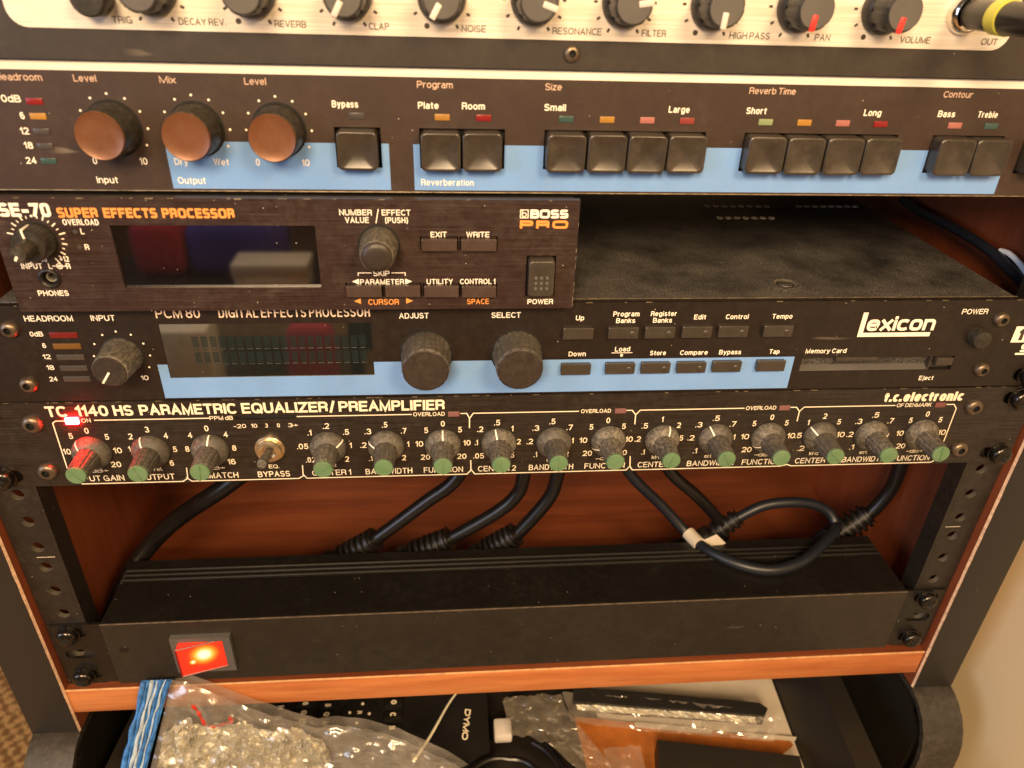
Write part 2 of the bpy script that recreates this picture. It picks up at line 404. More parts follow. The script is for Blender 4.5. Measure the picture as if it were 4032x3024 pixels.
        for i, q in enumerate(path):
            t = (path[(i + 1) % K] - path[i - 1]) if closed else (path[min(K - 1, i + 1)] - path[max(0, i - 1)])
            t.normalize()
            if up is None:
                up = t.orthogonal().normalized()
            up = (up - t * up.dot(t)).normalized(); w = t.cross(up)
            rr = r(i / (K - 1)) if callable(r) else r
            if rib: rr *= rib(i)
            for k in range(n):
                a = 2 * math.pi * k / n
                vs.append(q + up * (rr * math.cos(a)) + w * (rr * math.sin(a)))
        fs = []
        for i in range(K if closed else K - 1):
            j = (i + 1) % K
            fs += [(i * n + k, i * n + (k + 1) % n, j * n + (k + 1) % n, j * n + k) for k in range(n)]
        if not closed: fs += [tuple(range(n - 1, -1, -1)), tuple(range((K - 1) * n, K * n))]
        s.add(vs, fs, mi)
    def mesh(s, name, mats, smooth=35):
        me = bpy.data.meshes.new(name)
        me.from_pydata([(x * MM, y * MM, z * MM) for x, y, z in s.v], [], s.f)
        for q in (mats if isinstance(mats, (list, tuple)) else [mats]): me.materials.append(MATS[q])
        me.polygons.foreach_set('material_index', s.m)
        bm = bmesh.new(); bm.from_mesh(me)
        bmesh.ops.remove_doubles(bm, verts=bm.verts[:], dist=1e-7)
        bmesh.ops.recalc_face_normals(bm, faces=bm.faces[:]) if s.closed else None
        bm.to_mesh(me); bm.free()
        if smooth:
            me.polygons.foreach_set('use_smooth', [True] * len(me.polygons))
            me.set_sharp_from_angle(angle=math.radians(smooth))
        me.update(); return me
    closed = False

WORLD = {}
def link(name, me, parent, at):
    o = bpy.data.objects.new(name, me); COL.objects.link(o)
    base = Vector((0, 0, 0))
    if parent is not None: o.parent = parent; base = WORLD[parent.name]
    o.location = (Vector(at) - base) * MM
    WORLD[o.name] = Vector(at)
    return o
def part(name, g, mats, parent, at=(0, 0, 0), smooth=35):
    """a mesh (or G in millimetres) as a child; at = world position of its own origin"""
    me = g.mesh(name, mats, smooth) if isinstance(g, G) else g
    return link(name, me, parent, at)
def thing(name, label, cat, at=(0, 0, 0), group=None):
    o = link(name, None, None, at); o.empty_display_size = 0.01
    o['label'] = label; o['category'] = cat
    if group: o['group'] = group
    return o
def solo(name, g, mats, label, cat, at=(0, 0, 0), group=None, smooth=35):
    o = part(name, g, mats, None, at, smooth); o['label'] = label; o['category'] = cat
    if group: o['group'] = group
    return o
def structure(name, g, mats):
    o = part(name, g, mats, None); o['kind'] = 'structure'; return o
def copy_tree(o, parent, at):
    """copy of a part and of its own pieces (shared mesh data)"""
    c = o.copy(); COL.objects.link(c); c.parent = parent
    base = WORLD[parent.name] if parent else Vector((0, 0, 0))
    c.location = (Vector(at) - base) * MM; WORLD[c.name] = Vector(at)
    for k in list(o.children):
        d = k.copy(); COL.objects.link(d); d.parent = c
        WORLD[d.name] = Vector(at) + (WORLD[k.name] - WORLD[o.name])
    return c

# ------------------------------------------------------------------ lettering: a single-stroke grotesque drawn as flat ribbons
# cap height 10; strokes separated by ';', points 'x,y', elliptical arcs '@cx,cy,rx,ry,from,to' in degrees
GL = {
'A': '0,0 3.5,10 7,0;1.2,3.3 5.8,3.3', 'B': '0,5.3 0,10 3.4,10 @3.4,7.65,2.4,2.35,90,-90 0,5.3 0,0 3.6,0 @3.6,2.65,2.6,2.65,-90,90',
'C': '@3.6,5,3.6,5,42,318', 'D': '0,0 0,10 2.9,10 @2.9,5,3.6,5,90,-90 0,0', 'E': '5.6,10 0,10 0,0 5.6,0;0,5.2 5.1,5.2', 'F': '5.4,10 0,10 0,0;0,5 4.7,5',
'G': '@3.7,5,3.7,5,45,325;4,4.7 7.1,4.7 7.1,0', 'H': '0,0 0,10;6.4,0 6.4,10;0,5.2 6.4,5.2', 'I': '0,0 0,10', 'J': '4.4,10 4.4,2.8 @2.2,2.8,2.2,2.8,0,-180',
'K': '0,0 0,10;6,10 0,3.6;2.2,5.7 6.2,0', 'L': '0,10 0,0 5,0', 'M': '0,0 0,10 3.8,0 7.6,10 7.6,0', 'N': '0,0 0,10 6.4,0 6.4,10', 'O': '@3.8,5,3.8,5,90,450',
'P': '0,0 0,10 3.5,10 @3.5,7.3,2.6,2.7,90,-90 0,4.6', 'Q': '@3.8,5,3.8,5,90,450;4.4,2.6 7.2,-0.4', 'R': '0,0 0,10 3.6,10 @3.6,7.4,2.5,2.6,90,-90 0,4.8;3.4,4.8 @3.6,2.4,2.4,2.4,90,0 6,0',
'S': '@3,7.5,2.8,2.5,20,270 @3,2.5,3,2.5,90,-160', 'T': '0,10 6,10;3,10 3,0', 'U': '0,10 0,3.3 @3.2,3.3,3.2,3.3,180,360 6.4,10', 'V': '0,10 3.3,0 6.6,10',
'W': '0,10 2.3,0 4.7,10 7.1,0 9.4,10', 'X': '0,0 6.2,10;0,10 6.2,0', 'Y': '0,10 3.2,4.4 6.4,10;3.2,4.4 3.2,0', 'Z': '0,10 6,10 0,0 6,0',
'a': '@2.5,5.2,2.1,2,155,0 4.6,0;4.6,4.3 2.3,4.1 @2.3,2.05,2.2,2.05,90,270 3,0 4.6,1.5', 'b': '0,10 0,0;@2.6,3.6,2.6,3.6,90,450', 'c': '@2.6,3.6,2.6,3.6,45,315',
'd': '5.2,10 5.2,0;@2.6,3.6,2.6,3.6,90,450', 'e': '0,3.7 5.2,3.7 @2.6,3.6,2.6,3.6,0,315', 'f': '3,10 @3,8.4,1.7,1.6,90,180 1.3,0;0,7 3,7',
'g': '5.2,7.2 5.2,-0.3 @2.6,-0.3,2.6,2.5,0,-155;@2.6,3.6,2.6,3.6,90,450', 'h': '0,10 0,0;0,4 @2.4,4.6,2.4,2.6,180,0 4.8,0', 'i': '0,0 0,6.6;0,9.5 0,9.8',
'j': '0.6,7.2 0.6,-1.2 @-0.6,-1.2,1.2,1.4,0,-90;0.6,9.1 0.6,10', 'k': '0,0 0,10;4.4,7.2 0,2.8;1.6,4.4 4.6,0', 'l': '0,0 0,10', 'm': '0,0 0,7.2;0,4.6 @2,5,2,2.2,180,0 4,0;4,4.6 @6,5,2,2.2,180,0 8,0',
'n': '0,0 0,7.2;0,4.6 @2.4,4.6,2.4,2.6,180,0 4.8,0', 'o': '@2.6,3.6,2.6,3.6,90,450', 'p': '0,7.2 0,-2.8;@2.6,3.6,2.6,3.6,90,450', 'r': '0,0 0,7.2;0,4.2 @2.6,4.4,2.6,2.8,180,82',
's': '@2.3,5.4,2.1,1.8,20,270 @2.3,1.8,2.3,1.8,90,-160', 't': '1.3,9.2 1.3,1.6 @2.8,1.6,1.5,1.6,180,270;0,7 2.8,7', 'u': '0,7.2 0,2.5 @2.4,2.5,2.4,2.5,180,360;4.8,7.2 4.8,0',
'v': '0,7.2 2.4,0 4.8,7.2', 'w': '0,7.2 1.8,0 3.6,7.2 5.4,0 7.2,7.2', 'x': '0,0 4.6,7.2;0,7.2 4.6,0', 'y': '0,7.2 2.5,0;4.9,7.2 1.8,-2 0.2,-2.6', 'z': '0,7.2 4.4,7.2 0,0 4.4,0',
'0': '@2.6,5,2.6,5,90,450', '1': '0,7.6 2,10 2,0', '2': '@2.6,7.2,2.6,2.8,165,-32 0,0 5.2,0', '3': '@2.5,7.6,2.3,2.4,160,-90;@2.5,2.6,2.7,2.6,90,-165',
'4': '4.1,0 4.1,10 0,3 5.6,3', '5': '4.8,10 0.8,10 0.4,5.2 @2.5,3.2,2.7,3.2,135,-158', '6': '@2.6,6.5,2.6,3.5,35,180 0,3.2;@2.6,3.1,2.6,3.1,90,450', '7': '0,10 5.2,10 1.6,0',
'8': '@2.6,7.6,2.3,2.4,-90,270;@2.6,2.6,2.6,2.6,90,450', '9': '@2.6,3.5,2.6,3.5,215,360 5.2,6.8;@2.6,6.9,2.6,3.1,90,450', '.': '0,0 0,0.3', ',': '0,0.3 -0.4,-1.6',
'/': '0,-1 3.4,11', '-': '0,4 3.2,4', '+': '0,4.5 4.6,4.5;2.3,2.2 2.3,6.8', '(': '@2.4,4.5,2.2,7,110,250', ')': '@0,4.5,2.2,7,70,-70', '*': '2.5,1.5 2.5,8.5;0,3.2 5,6.8;0,6.8 5,3.2', '_': '0,0 4,0', ' ': ''}
def strokes(ch, ex=2.25):
    out = []
    for st in GL[ch].split(';'):
        if not st: continue
        pts = []
        for tk in st.split():
            if tk[0] == '@':
                cx, cy, rx, ry, a0, a1 = map(float, tk[1:].split(','))
                n = max(4, int(abs(a1 - a0) / 20))
                for i in range(n + 1):
                    a = math.radians(a0 + (a1 - a0) * i / n); c, s = math.cos(a), math.sin(a)
                    pts.append((cx + rx * math.copysign(abs(c) ** (2 / ex), c), cy + ry * math.copysign(abs(s) ** (2 / ex), s)))
            else: pts.append(tuple(map(float, tk.split(','))))
        q = [pts[0]]
        for p_ in pts[1:]:
            if (p_[0] - q[-1][0]) ** 2 + (p_[1] - q[-1][1]) ** 2 > 0.003: q.append(p_)
        out.append(q)
    return out
_lay = [0]
def ribbon(g, pts, w, y, mi=0, cap=True):
    """flat stroke of width w along (x, z) points, facing the front"""
    P = [Vector(q) for q in pts]
    _lay[0] = (_lay[0] + 1) % 9
    y = y - 0.010 * _lay[0]
    closed = len(P) > 3 and (P[0] - P[-1]).length < w * 0.12
    if closed: P = P + [P[1]]; closed = False; P = P[1:] if False else P
    elif cap:
        P[0] = P[0] + (P[0] - P[1]).normalized() * w * 0.5 * (0.9 if len(P) == 2 or (P[0] - P[1]).length > w else 0.2)
        P[-1] = P[-1] + (P[-1] - P[-2]).normalized() * w * 0.5 * (0.9 if len(P) == 2 or (P[-1] - P[-2]).length > w else 0.2)
    n = len(P); vs = []
    for i in range(n):
        a = P[i - 1] if (closed or i > 0) else None
        b = P[(i + 1) % n] if (closed or i < n - 1) else None
        d0 = (P[i] - a).normalized() if a is not None else None
        d1 = (b - P[i]).normalized() if b is not None else None
        if d0 is None: d0 = d1
        if d1 is None: d1 = d0
        t = d0 + d1
        t = t.normalized() if t.length > 1e-4 else d1
        nrm = Vector((-t.y, t.x)); k = max(0.42, nrm.dot(Vector((-d1.y, d1.x))))
        o = nrm * (w * 0.5 / k)
        yy = y - 0.004 * (i % 12); vs += [(P[i].x - o.x, yy, P[i].y - o.y), (P[i].x + o.x, yy, P[i].y + o.y)]
    fs = []
    for i in range(n if closed else n - 1):
        j = (i + 1) % n
        fs.append((2 * i, 2 * j, 2 * j + 1, 2 * i + 1))
    g.add(vs, fs, mi)
def write(g, s, x0, x1, z, cap, y, weight=0.15, ex=2.25, natural=False, mi=0, shear=0.0):
    """one word from x0 to x1 with its baseline at z"""
    w = cap * weight; u = (cap - w) / 10.0
    gap = w + cap * (0.13 if weight < 0.19 else 0.07)
    gl = []; solid = 0.0; gaps = 0.0
    for n, ch in enumerate(s):
        if ch == ' ': gl.append(None); solid += 2.6; continue
        st = strokes(ch, ex); xs = [p[0] for q in st for p in q]; lo, hi = min(xs), max(xs)
        gl.append((st, lo, hi - lo)); solid += hi - lo
        if n: gaps += gap
    if natural or len(s) == 1: kx = u; ox = (x0 + x1) / 2 - (solid * u + gaps) / 2
    else:
        kx = (x1 - x0 - w - gaps) / max(0.5, solid); ox = x0 + w / 2
        if kx < 0.55 * u: f = (x1 - x0 - w) / (solid * u + gaps); kx = u * f; gap *= f
        if kx > 3.0 * u: gap += (kx - 3.0 * u) * solid / max(1, len(s) - 1); kx = 3.0 * u
    first = True
    for q_ in gl:
        if q_ is None: ox += 2.6 * kx; continue
        if not first: ox += gap
        first = False; st, lo, wd = q_
        for q in st: ribbon(g, [(ox + (p[0] - lo) * kx + shear * p[1] * u, z + w / 2 + p[1] * u) for p in q], w, y, mi)
        ox += wd * kx
def text_block(key, y, ex=2.25, g=None):
    g = g or G()
    cap, wt, rows = TEXT[key]
    for s, a, b, z in rows: write(g, s, a, b, z, cap, y, wt, ex)
    return g
def dots(g, pts, r, y):
    for x, z in pts:
        g.add([(x + r * math.cos(2 * math.pi * k / 10), y, z + r * math.sin(2 * math.pi * k / 10)) for k in range(10)], [tuple(range(10))])
def tri(g, pts, y):
    (ax, az), (bx, bz), (cx, cz) = pts
    if (bx - ax) * (cz - az) - (bz - az) * (cx - ax) < 0: pts = pts[::-1]
    g.add([(x, y, z) for x, z in pts], [(0, 1, 2)])
# measured positions in millimetres: (cap height, stroke weight, [(words, left, right, baseline)])
TEXT = {
 'reverb_titles': (2.27, 0.13, [('Headroom', -186.1, -171.1, 171.2), ('Level', -161.0, -153.7, 171.2), ('Mix', -133.0, -127.6, 171.2), ('Level', -104.8, -97.5, 171.2), ('Program', -45.8, -33.3, 171.2), ('Size', -0.4, 5.5, 171.2), ('Reverb Time', 74.6, 92.1, 171.2), ('Contour', 149.4, 160.9, 171.2)]),
 'reverb_words': (2.33, 0.17, [('Bypass', -75.8, -66.7, 164.2), ('Plate', -45.7, -38.4, 164.2), ('Room', -30.1, -21.9, 164.2), ('Small', -0.4, 7.4, 164.2), ('Large', 45.5, 53.3, 164.2), ('Short', 74.8, 82.5, 164.2), ('Long', 120.2, 127.0, 164.2), ('Bass', 149.5, 156.3, 164.2), ('Treble', 165.5, 173.4, 164.2), ('0dB', -186.2, -179.9, 164.2), ('6', -181.9, -180.0, 158.7), ('12', -183.1, -180.2, 153.6), ('18', -183.2, -180.3, 148.7), ('24', -184.1, -180.6, 143.5)]),
 'reverb_small': (2.41, 0.14, [('0', -161.6, -159.8, 143.6), ('10', -145.3, -142.7, 143.6), ('Dry', -133.3, -128.6, 143.6), ('Wet', -119.7, -114.3, 143.6), ('0', -104.9, -103.2, 143.6), ('10', -88.4, -85.7, 143.6), ('Input', -161.7, -154.4, 136.8), ('Output', -133.4, -123.6, 136.8), ('Reverberation', -45.4, -25.8, 136.8)]),
 'synth': (2.15, 0.14, [('TRIG', -144.0, -137.8, 189.4), ('DECAY REV.', -123.0, -107.9, 189.4), ('REVERB', -92.2, -81.9, 189.4), ('CLAP', -61.2, -54.5, 189.4), ('NOISE', -30.1, -21.8, 189.4), ('RESONANCE', 1.0, 18.1, 189.4), ('FILTER', 32.3, 40.8, 189.4), ('HIGH PASS', 63.6, 78.2, 189.4), ('PAN', 94.7, 100.3, 189.4), ('VOLUME', 126.4, 137.8, 189.4), ('OUT', 157.2, 163.4, 189.4)]),
 'se_title': (3.7, 0.24, [('SUPER', -175.0, -161.1, 126.2), ('EFFECTS', -159.2, -140.5, 126.2), ('PROCESSOR', -138.8, -113.3, 126.2)]),
 'se_name': (5.01, 0.24, [('SE-70', -194.7, -177.1, 126.5)]),
 'se_white': (2.2, 0.16, [('OVERLOAD', -174.0, -161.6, 123.5), ('L', -168.7, -167.4, 120.1), ('R', -168.7, -167.2, 114.1), ('+12', -178.7, -175.5, 109.5), ('dB', -185.5, -183.3, 109.5), ('INPUT', -193.0, -185.6, 106.7), ('L', -183.5, -182.1, 106.7), ('R', -177.3, -175.5, 106.7), ('PHONES', -190.1, -179.1, 95.9), ('NUMBER', -75.6, -63.7, 127.5), ('VALUE', -73.7, -65.0, 124.6), ('EFFECT', -60.1, -49.5, 127.5), ('(PUSH)', -59.0, -50.6, 124.6), ('EXIT', -42.3, -36.2, 119.1), ('WRITE', -28.8, -20.0, 119.1), ('SKIP', -64.7, -58.5, 103.5), ('PARAMETER', -70.0, -53.1, 100.0), ('UTILITY', -44.3, -34.1, 100.0), ('CONTROL 1', -31.3, -17.4, 100.0), ('POWER', -4.3, 6.0, 91.2)]),
 'se_orange': (2.32, 0.15, [('CURSOR', -67.4, -55.5, 91.4), ('SPACE', -28.5, -19.8, 91.4)]),
 'se_brand': (3.41, 0.26, [('BOSS', -4.7, 9.8, 126.6)]),
 'se_pro': (3.2, 0.3, [('PRO', -8.5, 10.0, 122.6)]),
 'fx_big': (4.14, 0.13, [('PCM 80', -152.3, -135.1, 82.9), ('DIGITAL EFFECTS PROCESSOR', -127.9, -67.9, 82.9)]),
 'fx_caps': (2.48, 0.15, [('HEADROOM', -202.4, -184.1, 81.9), ('INPUT', -177.3, -168.1, 81.9), ('ADJUST', -56.2, -44.1, 81.9), ('SELECT', -18.2, -6.0, 81.9), ('POWER', 188.4, 200.4, 81.9)]),
 'fx_scale': (2.13, 0.15, [('0dB', -202.2, -197.2, 75.3), ('6', -198.9, -197.4, 70.1), ('12', -200.1, -197.1, 65.0), ('18', -200.0, -197.1, 60.0), ('24', -200.3, -197.2, 54.6), ('10', -164.0, -161.0, 54.6)]),
 'fx_words': (2.28, 0.16, [('Up', 17.3, 20.8, 80.4), ('Program', 33.1, 44.3, 82.1), ('Banks', 34.6, 42.8, 79.0), ('Register', 49.2, 60.5, 82.1), ('Banks', 50.5, 58.8, 79.0), ('Edit', 68.2, 73.4, 80.4), ('Control', 82.1, 92.1, 80.4), ('Tempo', 102.6, 111.6, 80.4), ('Down', 15.4, 22.9, 63.3), ('Load', 35.5, 42.1, 65.4), ('Store', 51.2, 58.3, 63.3), ('Compare', 64.6, 77.0, 63.3), ('Bypass', 82.1, 92.1, 63.3), ('Tap', 104.9, 109.6, 63.3), ('Memory Card', 121.6, 140.4, 63.3), ('Eject', 179.2, 186.2, 48.6)]),
 'fx_brand': (7.2, 0.2, [('exicon', 146.5, 177.9, 74.1)]),
 'eq_title': (5.34, 0.2, [('TC', -206.3, -197.7, 37.1), ('1140', -194.2, -181.0, 37.1), ('HS', -178.9, -170.8, 37.1), ('PARAMETRIC', -168.2, -127.8, 37.1), ('EQUALIZER', -125.7, -89.1, 37.1), ('/', -88.6, -85.8, 37.1), ('PREAMPLIFIER', -84.4, -38.3, 37.1)]),
 'eq_digits': (2.96, 0.15, [('0', -193.2, -191.2, 28.3), ('5', -200.4, -198.3, 25.7), ('5', -185.7, -183.5, 24.9), ('10', -204.6, -201.4, 17.6), ('10', -183.5, -180.0, 17.6), ('20', -186.3, -182.0, 10.1), ('3', -168.3, -166.0, 28.3), ('2', -175.7, -173.7, 24.9), ('4', -161.0, -158.7, 24.9), ('1', -177.1, -176.1, 18.2), ('5', -158.6, -156.2, 17.6), ('6', -161.3, -159.1, 10.1), ('0', -143.3, -140.9, 28.3), ('4', -150.7, -148.5, 24.9), ('4', -135.5, -133.4, 24.9), ('8', -153.2, -151.0, 17.6), ('8', -133.0, -130.8, 17.6), ('16', -136.0, -132.5, 10.1), ('.2', -92.2, -89.4, 28.3), ('.1', -99.2, -97.4, 24.9), ('.5', -83.7, -81.0, 24.9), ('.05', -104.6, -99.6, 17.6), ('1', -81.4, -80.2, 17.6), ('.02', -101.5, -97.2, 10.1), ('2', -84.0, -82.0, 10.1), ('.5', -66.3, -63.9, 28.3), ('.3', -74.2, -71.2, 24.9), ('.7', -58.1, -55.6, 24.9), ('.2', -76.6, -73.8, 17.6), ('1', -55.7, -54.5, 17.6), ('.1', -73.2, -71.6, 10.1), ('2', -58.3, -56.2, 10.1), ('0', -40.4, -38.1, 28.3), ('5', -47.9, -45.7, 24.9), ('5', -32.7, -30.5, 24.9), ('10', -51.8, -48.3, 17.6), ('10', -30.1, -26.8, 17.6), ('20', -49.6, -45.4, 10.1), ('20', -33.0, -28.7, 10.1), ('.5', -16.2, -13.5, 28.3), ('.2', -23.8, -21.1, 24.9), ('1', -8.4, -7.2, 24.9), ('.1', -24.8, -23.4, 17.6), ('2', -5.6, -3.6, 17.6), ('.05', -25.5, -20.6, 10.1), ('5', -8.5, -6.3, 10.1), ('.5', 9.0, 11.7, 28.3), ('.3', 1.4, 4.5, 24.9), ('.7', 17.1, 19.9, 24.9), ('.2', -1.0, 1.9, 17.6), ('1', 19.8, 21.0, 17.6), ('.1', 2.6, 4.2, 10.1), ('2', 17.1, 19.2, 10.1), ('0', 35.0, 37.2, 28.3), ('5', 27.5, 29.6, 24.9), ('5', 42.6, 44.8, 24.9), ('10', 23.6, 27.2, 17.6), ('10', 45.2, 48.7, 17.6), ('20', 25.7, 30.1, 10.1), ('20', 42.3, 46.7, 10.1), ('1', 60.9, 62.0, 28.3), ('.5', 52.1, 55.0, 24.9), ('2', 68.5, 70.8, 24.9), ('.2', 49.7, 52.5, 17.6), ('5', 70.8, 72.9, 17.6), ('.1', 53.8, 55.3, 10.1), ('.5', 85.4, 88.5, 28.3), ('.3', 77.6, 80.8, 24.9), ('.7', 94.0, 97.0, 24.9), ('.2', 75.0, 78.1, 17.6), ('1', 96.8, 98.0, 17.6), ('.1', 78.7, 80.6, 10.1), ('0', 112.4, 114.9, 28.3), ('5', 104.5, 107.0, 24.9), ('5', 120.1, 122.7, 24.9), ('10', 100.7, 104.6, 17.6), ('10', 123.3, 127.1, 17.6), ('20', 102.5, 107.3, 10.1), ('2', 137.9, 140.8, 28.3), ('1', 131.3, 132.8, 24.9), ('5', 145.7, 148.4, 24.9), ('.5', 127.2, 130.4, 17.6), ('10', 147.7, 151.7, 17.6), ('.2', 130.1, 133.5, 10.1), ('.5', 162.7, 165.9, 28.3), ('.3', 155.3, 158.5, 24.9), ('.7', 171.3, 174.1, 24.9), ('.2', 152.8, 156.0, 17.6), ('.1', 156.3, 158.4, 10.1), ('0', 188.8, 191.4, 28.3), ('5', 181.4, 183.8, 24.9), ('5', 196.3, 198.8, 24.9), ('10', 177.7, 181.3, 17.6), ('10', 198.8, 202.7, 17.6), ('20', 179.8, 184.5, 10.1)]),
 'eq_words': (3.13, 0.14, [('INPUT GAIN', -203.4, -182.3, 2.6), ('OUTPUT', -175.8, -160.4, 2.6), ('IMP.MATCH', -152.3, -132.4, 2.6), ('BYPASS', -123.7, -109.4, 2.6), ('CENTER 1', -99.4, -81.8, 2.6), ('BANDWIDTH', -75.2, -53.8, 2.6), ('FUNCTION', -48.5, -30.3, 2.6), ('CENTER 2', -23.3, -5.5, 2.6), ('BANDWIDTH', 0.6, 21.7, 2.6), ('FUNCTION', 27.1, 46.5, 2.6), ('CENTER 3', 52.8, 71.0, 2.6), ('BANDWIDTH', 76.8, 99.8, 2.6), ('FUNCTION', 104.0, 123.6, 2.6), ('CENTER 4', 130.6, 149.2, 2.6), ('BANDWIDTH', 154.4, 176.4, 2.6), ('FUNCTION', 180.3, 199.4, 2.6)]),
 'eq_small': (2.05, 0.15, [('ON', -193.0, -189.2, 34.0), ('PPM dB', -139.8, -130.0, 34.0), ('-20', -130.4, -125.1, 29.6), ('10', -122.9, -120.3, 29.6), ('3', -117.2, -115.5, 29.6), ('0', -112.1, -110.3, 29.6), ('3+', -107.1, -102.8, 29.6), ('OVERLOAD', -52.2, -38.3, 34.0), ('OVERLOAD', 23.1, 36.8, 34.0), ('OVERLOAD', 100.0, 114.4, 34.0), ('OF DENMARK', 173.0, 190.2, 34.0), ('EQ.', -118.3, -113.7, 7.4), ('-dB+', -197.5, -188.1, 7.4), ('rel.', -168.6, -164.8, 7.4), ('-dB+', -147.3, -137.6, 7.4), ('kHz', -93.1, -88.1, 7.4), ('oct.', -67.0, -63.3, 7.4), ('-dB+', -44.1, -35.2, 7.4), ('kHz', -16.2, -11.3, 7.4), ('oct.', 8.8, 12.6, 7.4), ('-dB+', 32.1, 42.1, 7.4), ('kHz', 59.1, 64.2, 7.4), ('oct.', 84.7, 88.6, 7.4), ('-dB+', 109.4, 118.8, 7.4), ('kHz', 136.7, 141.4, 7.4), ('oct.', 162.1, 166.4, 7.4), ('-dB+', 186.1, 194.5, 7.4)]),
 'eq_brand': (5.13, 0.27, [('t.c.', 165.6, 174.5, 37.0), ('electronic', 175.1, 204.7, 37.0)]),
}
EQ_LINES = [[(-199.9, 35.0), (-203.5, 35.0), (-204.9, 34.0), (-205.2, 10.3)], [(-187.6, 35.0), (-140.1, 35.0)], [(-102.6, 35.0), (-53.1, 35.0)], [(-31.1, 35.0), (-28.5, 35.0), (-27.3, 32.3), (-27.3, 27.3)], [(-27.3, 32.3), (-25.6, 35.0), (21.9, 35.0)], [(44.1, 35.0), (46.7, 35.0), (48.5, 32.5), (48.7, 27.5)], [(48.5, 32.5), (50.4, 35.0), (99.1, 35.0)], [(121.5, 35.0), (124.2, 35.0), (126.1, 32.7), (126.2, 27.4)], [(126.1, 32.7), (127.9, 35.0), (172.1, 35.0)], [(197.9, 35.0), (201.4, 35.0), (203.3, 32.7), (203.5, 13.9)], [(-201.2, 1.2), (-157.3, 1.2), (-154.9, 2.9), (-154.4, 8.6)], [(-155.4, 3.4), (-153.4, 1.2), (-105.7, 1.2), (-103.6, 2.6), (-103.3, 8.5)], [(-103.5, 3.5), (-102.1, 1.2), (-28.5, 1.2), (-26.6, 3.4), (-26.7, 9.0)], [(-26.6, 3.9), (-24.8, 1.2), (47.4, 1.2), (49.1, 3.4), (48.6, 9.1)], [(49.1, 3.4), (50.5, 1.2), (123.5, 1.2), (126.8, 2.0)], [(126.8, 2.2), (129.2, 1.2), (201.0, 1.2), (203.0, 2.6)]]

def sheet(g, x0, x1, z0, z1, y, holes=(), mi=0):
    X = sorted({x0, x1} | {min(max(v, x0), x1) for h in holes for v in h[:2]}); Z = sorted({z0, z1} | {min(max(v, z0), z1) for h in holes for v in h[2:]})
    for i in range(len(X) - 1):
        for j in range(len(Z) - 1):
            mx, mz = (X[i] + X[i + 1]) / 2, (Z[j] + Z[j + 1]) / 2
            if any(h[0] < mx < h[1] and h[2] < mz < h[3] for h in holes): continue
            g.add([(X[i], y, Z[j]), (X[i + 1], y, Z[j]), (X[i + 1], y, Z[j + 1]), (X[i], y, Z[j + 1])], [(0, 1, 2, 3)], mi)
def key_mesh(w, h, d, dish, taper=0.9, n=9, r=1.1, name='key'):
    """key cap standing d proud of the panel, rounded corners, front face dished by `dish`"""
    g = G()
    def ring(hw, hh, rr, y, k=5):
        o = []
        for cx, cz, a0 in ((hw - rr, hh - rr, 0), (-hw + rr, hh - rr, 90), (-hw + rr, -hh + rr, 180), (hw - rr, -hh + rr, 270)):
            for i in range(k): a = math.radians(a0 + 90 * i / (k - 1)); o.append((cx + rr * math.cos(a), y, cz + rr * math.sin(a)))
        return o
    a, b = w / 2, h / 2; t = taper
    rings = [ring(a, b, r, 2.0), ring(a, b, r, -d * 0.35), ring(a * t + 0.35, b * t + 0.35, r, -d + 0.35), ring(a * t + 0.1, b * t + 0.1, r, -d + 0.08), ring(a * t - 0.3, b * t - 0.3, r, -d)]
    aa, bb = a * t - 0.3, b * t - 0.3
    for q in (0.94, 0.86, 0.76, 0.64, 0.5, 0.36, 0.18):
        rings.append([(x, -d + dish * (1 - (x / aa) ** 2) ** 0.8 * (1 - (z / bb) ** 2) ** 0.8, z) for x, _, z in ring(aa * q, bb * q, r * q, 0)])
    m = len(rings[0]); vs = [p for q in rings for p in q]; fs = []
    for i in range(len(rings) - 1):
        for k in range(m): fs.append((i * m + k, i * m + (k + 1) % m, (i + 1) * m + (k + 1) % m, (i + 1) * m + k))
    c = len(vs); vs.append((0, -d + dish, 0)); fs += [((len(rings) - 1) * m + k, (len(rings) - 1) * m + (k + 1) % m, c) for k in range(m)]
    g.add(vs, fs); return g
def lens(parent, x, z, w, h, colour, y0=0.0, proud=0.35, name='indicator_lens'):
    g = G(); g.box(-w / 2, w / 2, -proud, 0.8, -h / 2, h / 2, 0.15)
    return part(name, g, 'lens_' + colour, parent, (x, y0, z))
def socket_screw_mesh(r, h, name='panel_screw'):
    g = G(); g.lathe([(r, 0), (r, -h * 0.25), (r * 0.93, -h * 0.6), (r * 0.75, -h * 0.88), (r * 0.48, -h)], 24)
    hexa = [(r * 0.42, -h), (r * 0.40, -h * 0.3), (0, -h * 0.3)]
    g.lathe(hexa, 24, mi=1)
    g.lathe([(r * 0.48, -h), (r * 0.42, -h)], 24)
    return g.mesh(name, ['screw_bronze', 'black_hole'], 40)
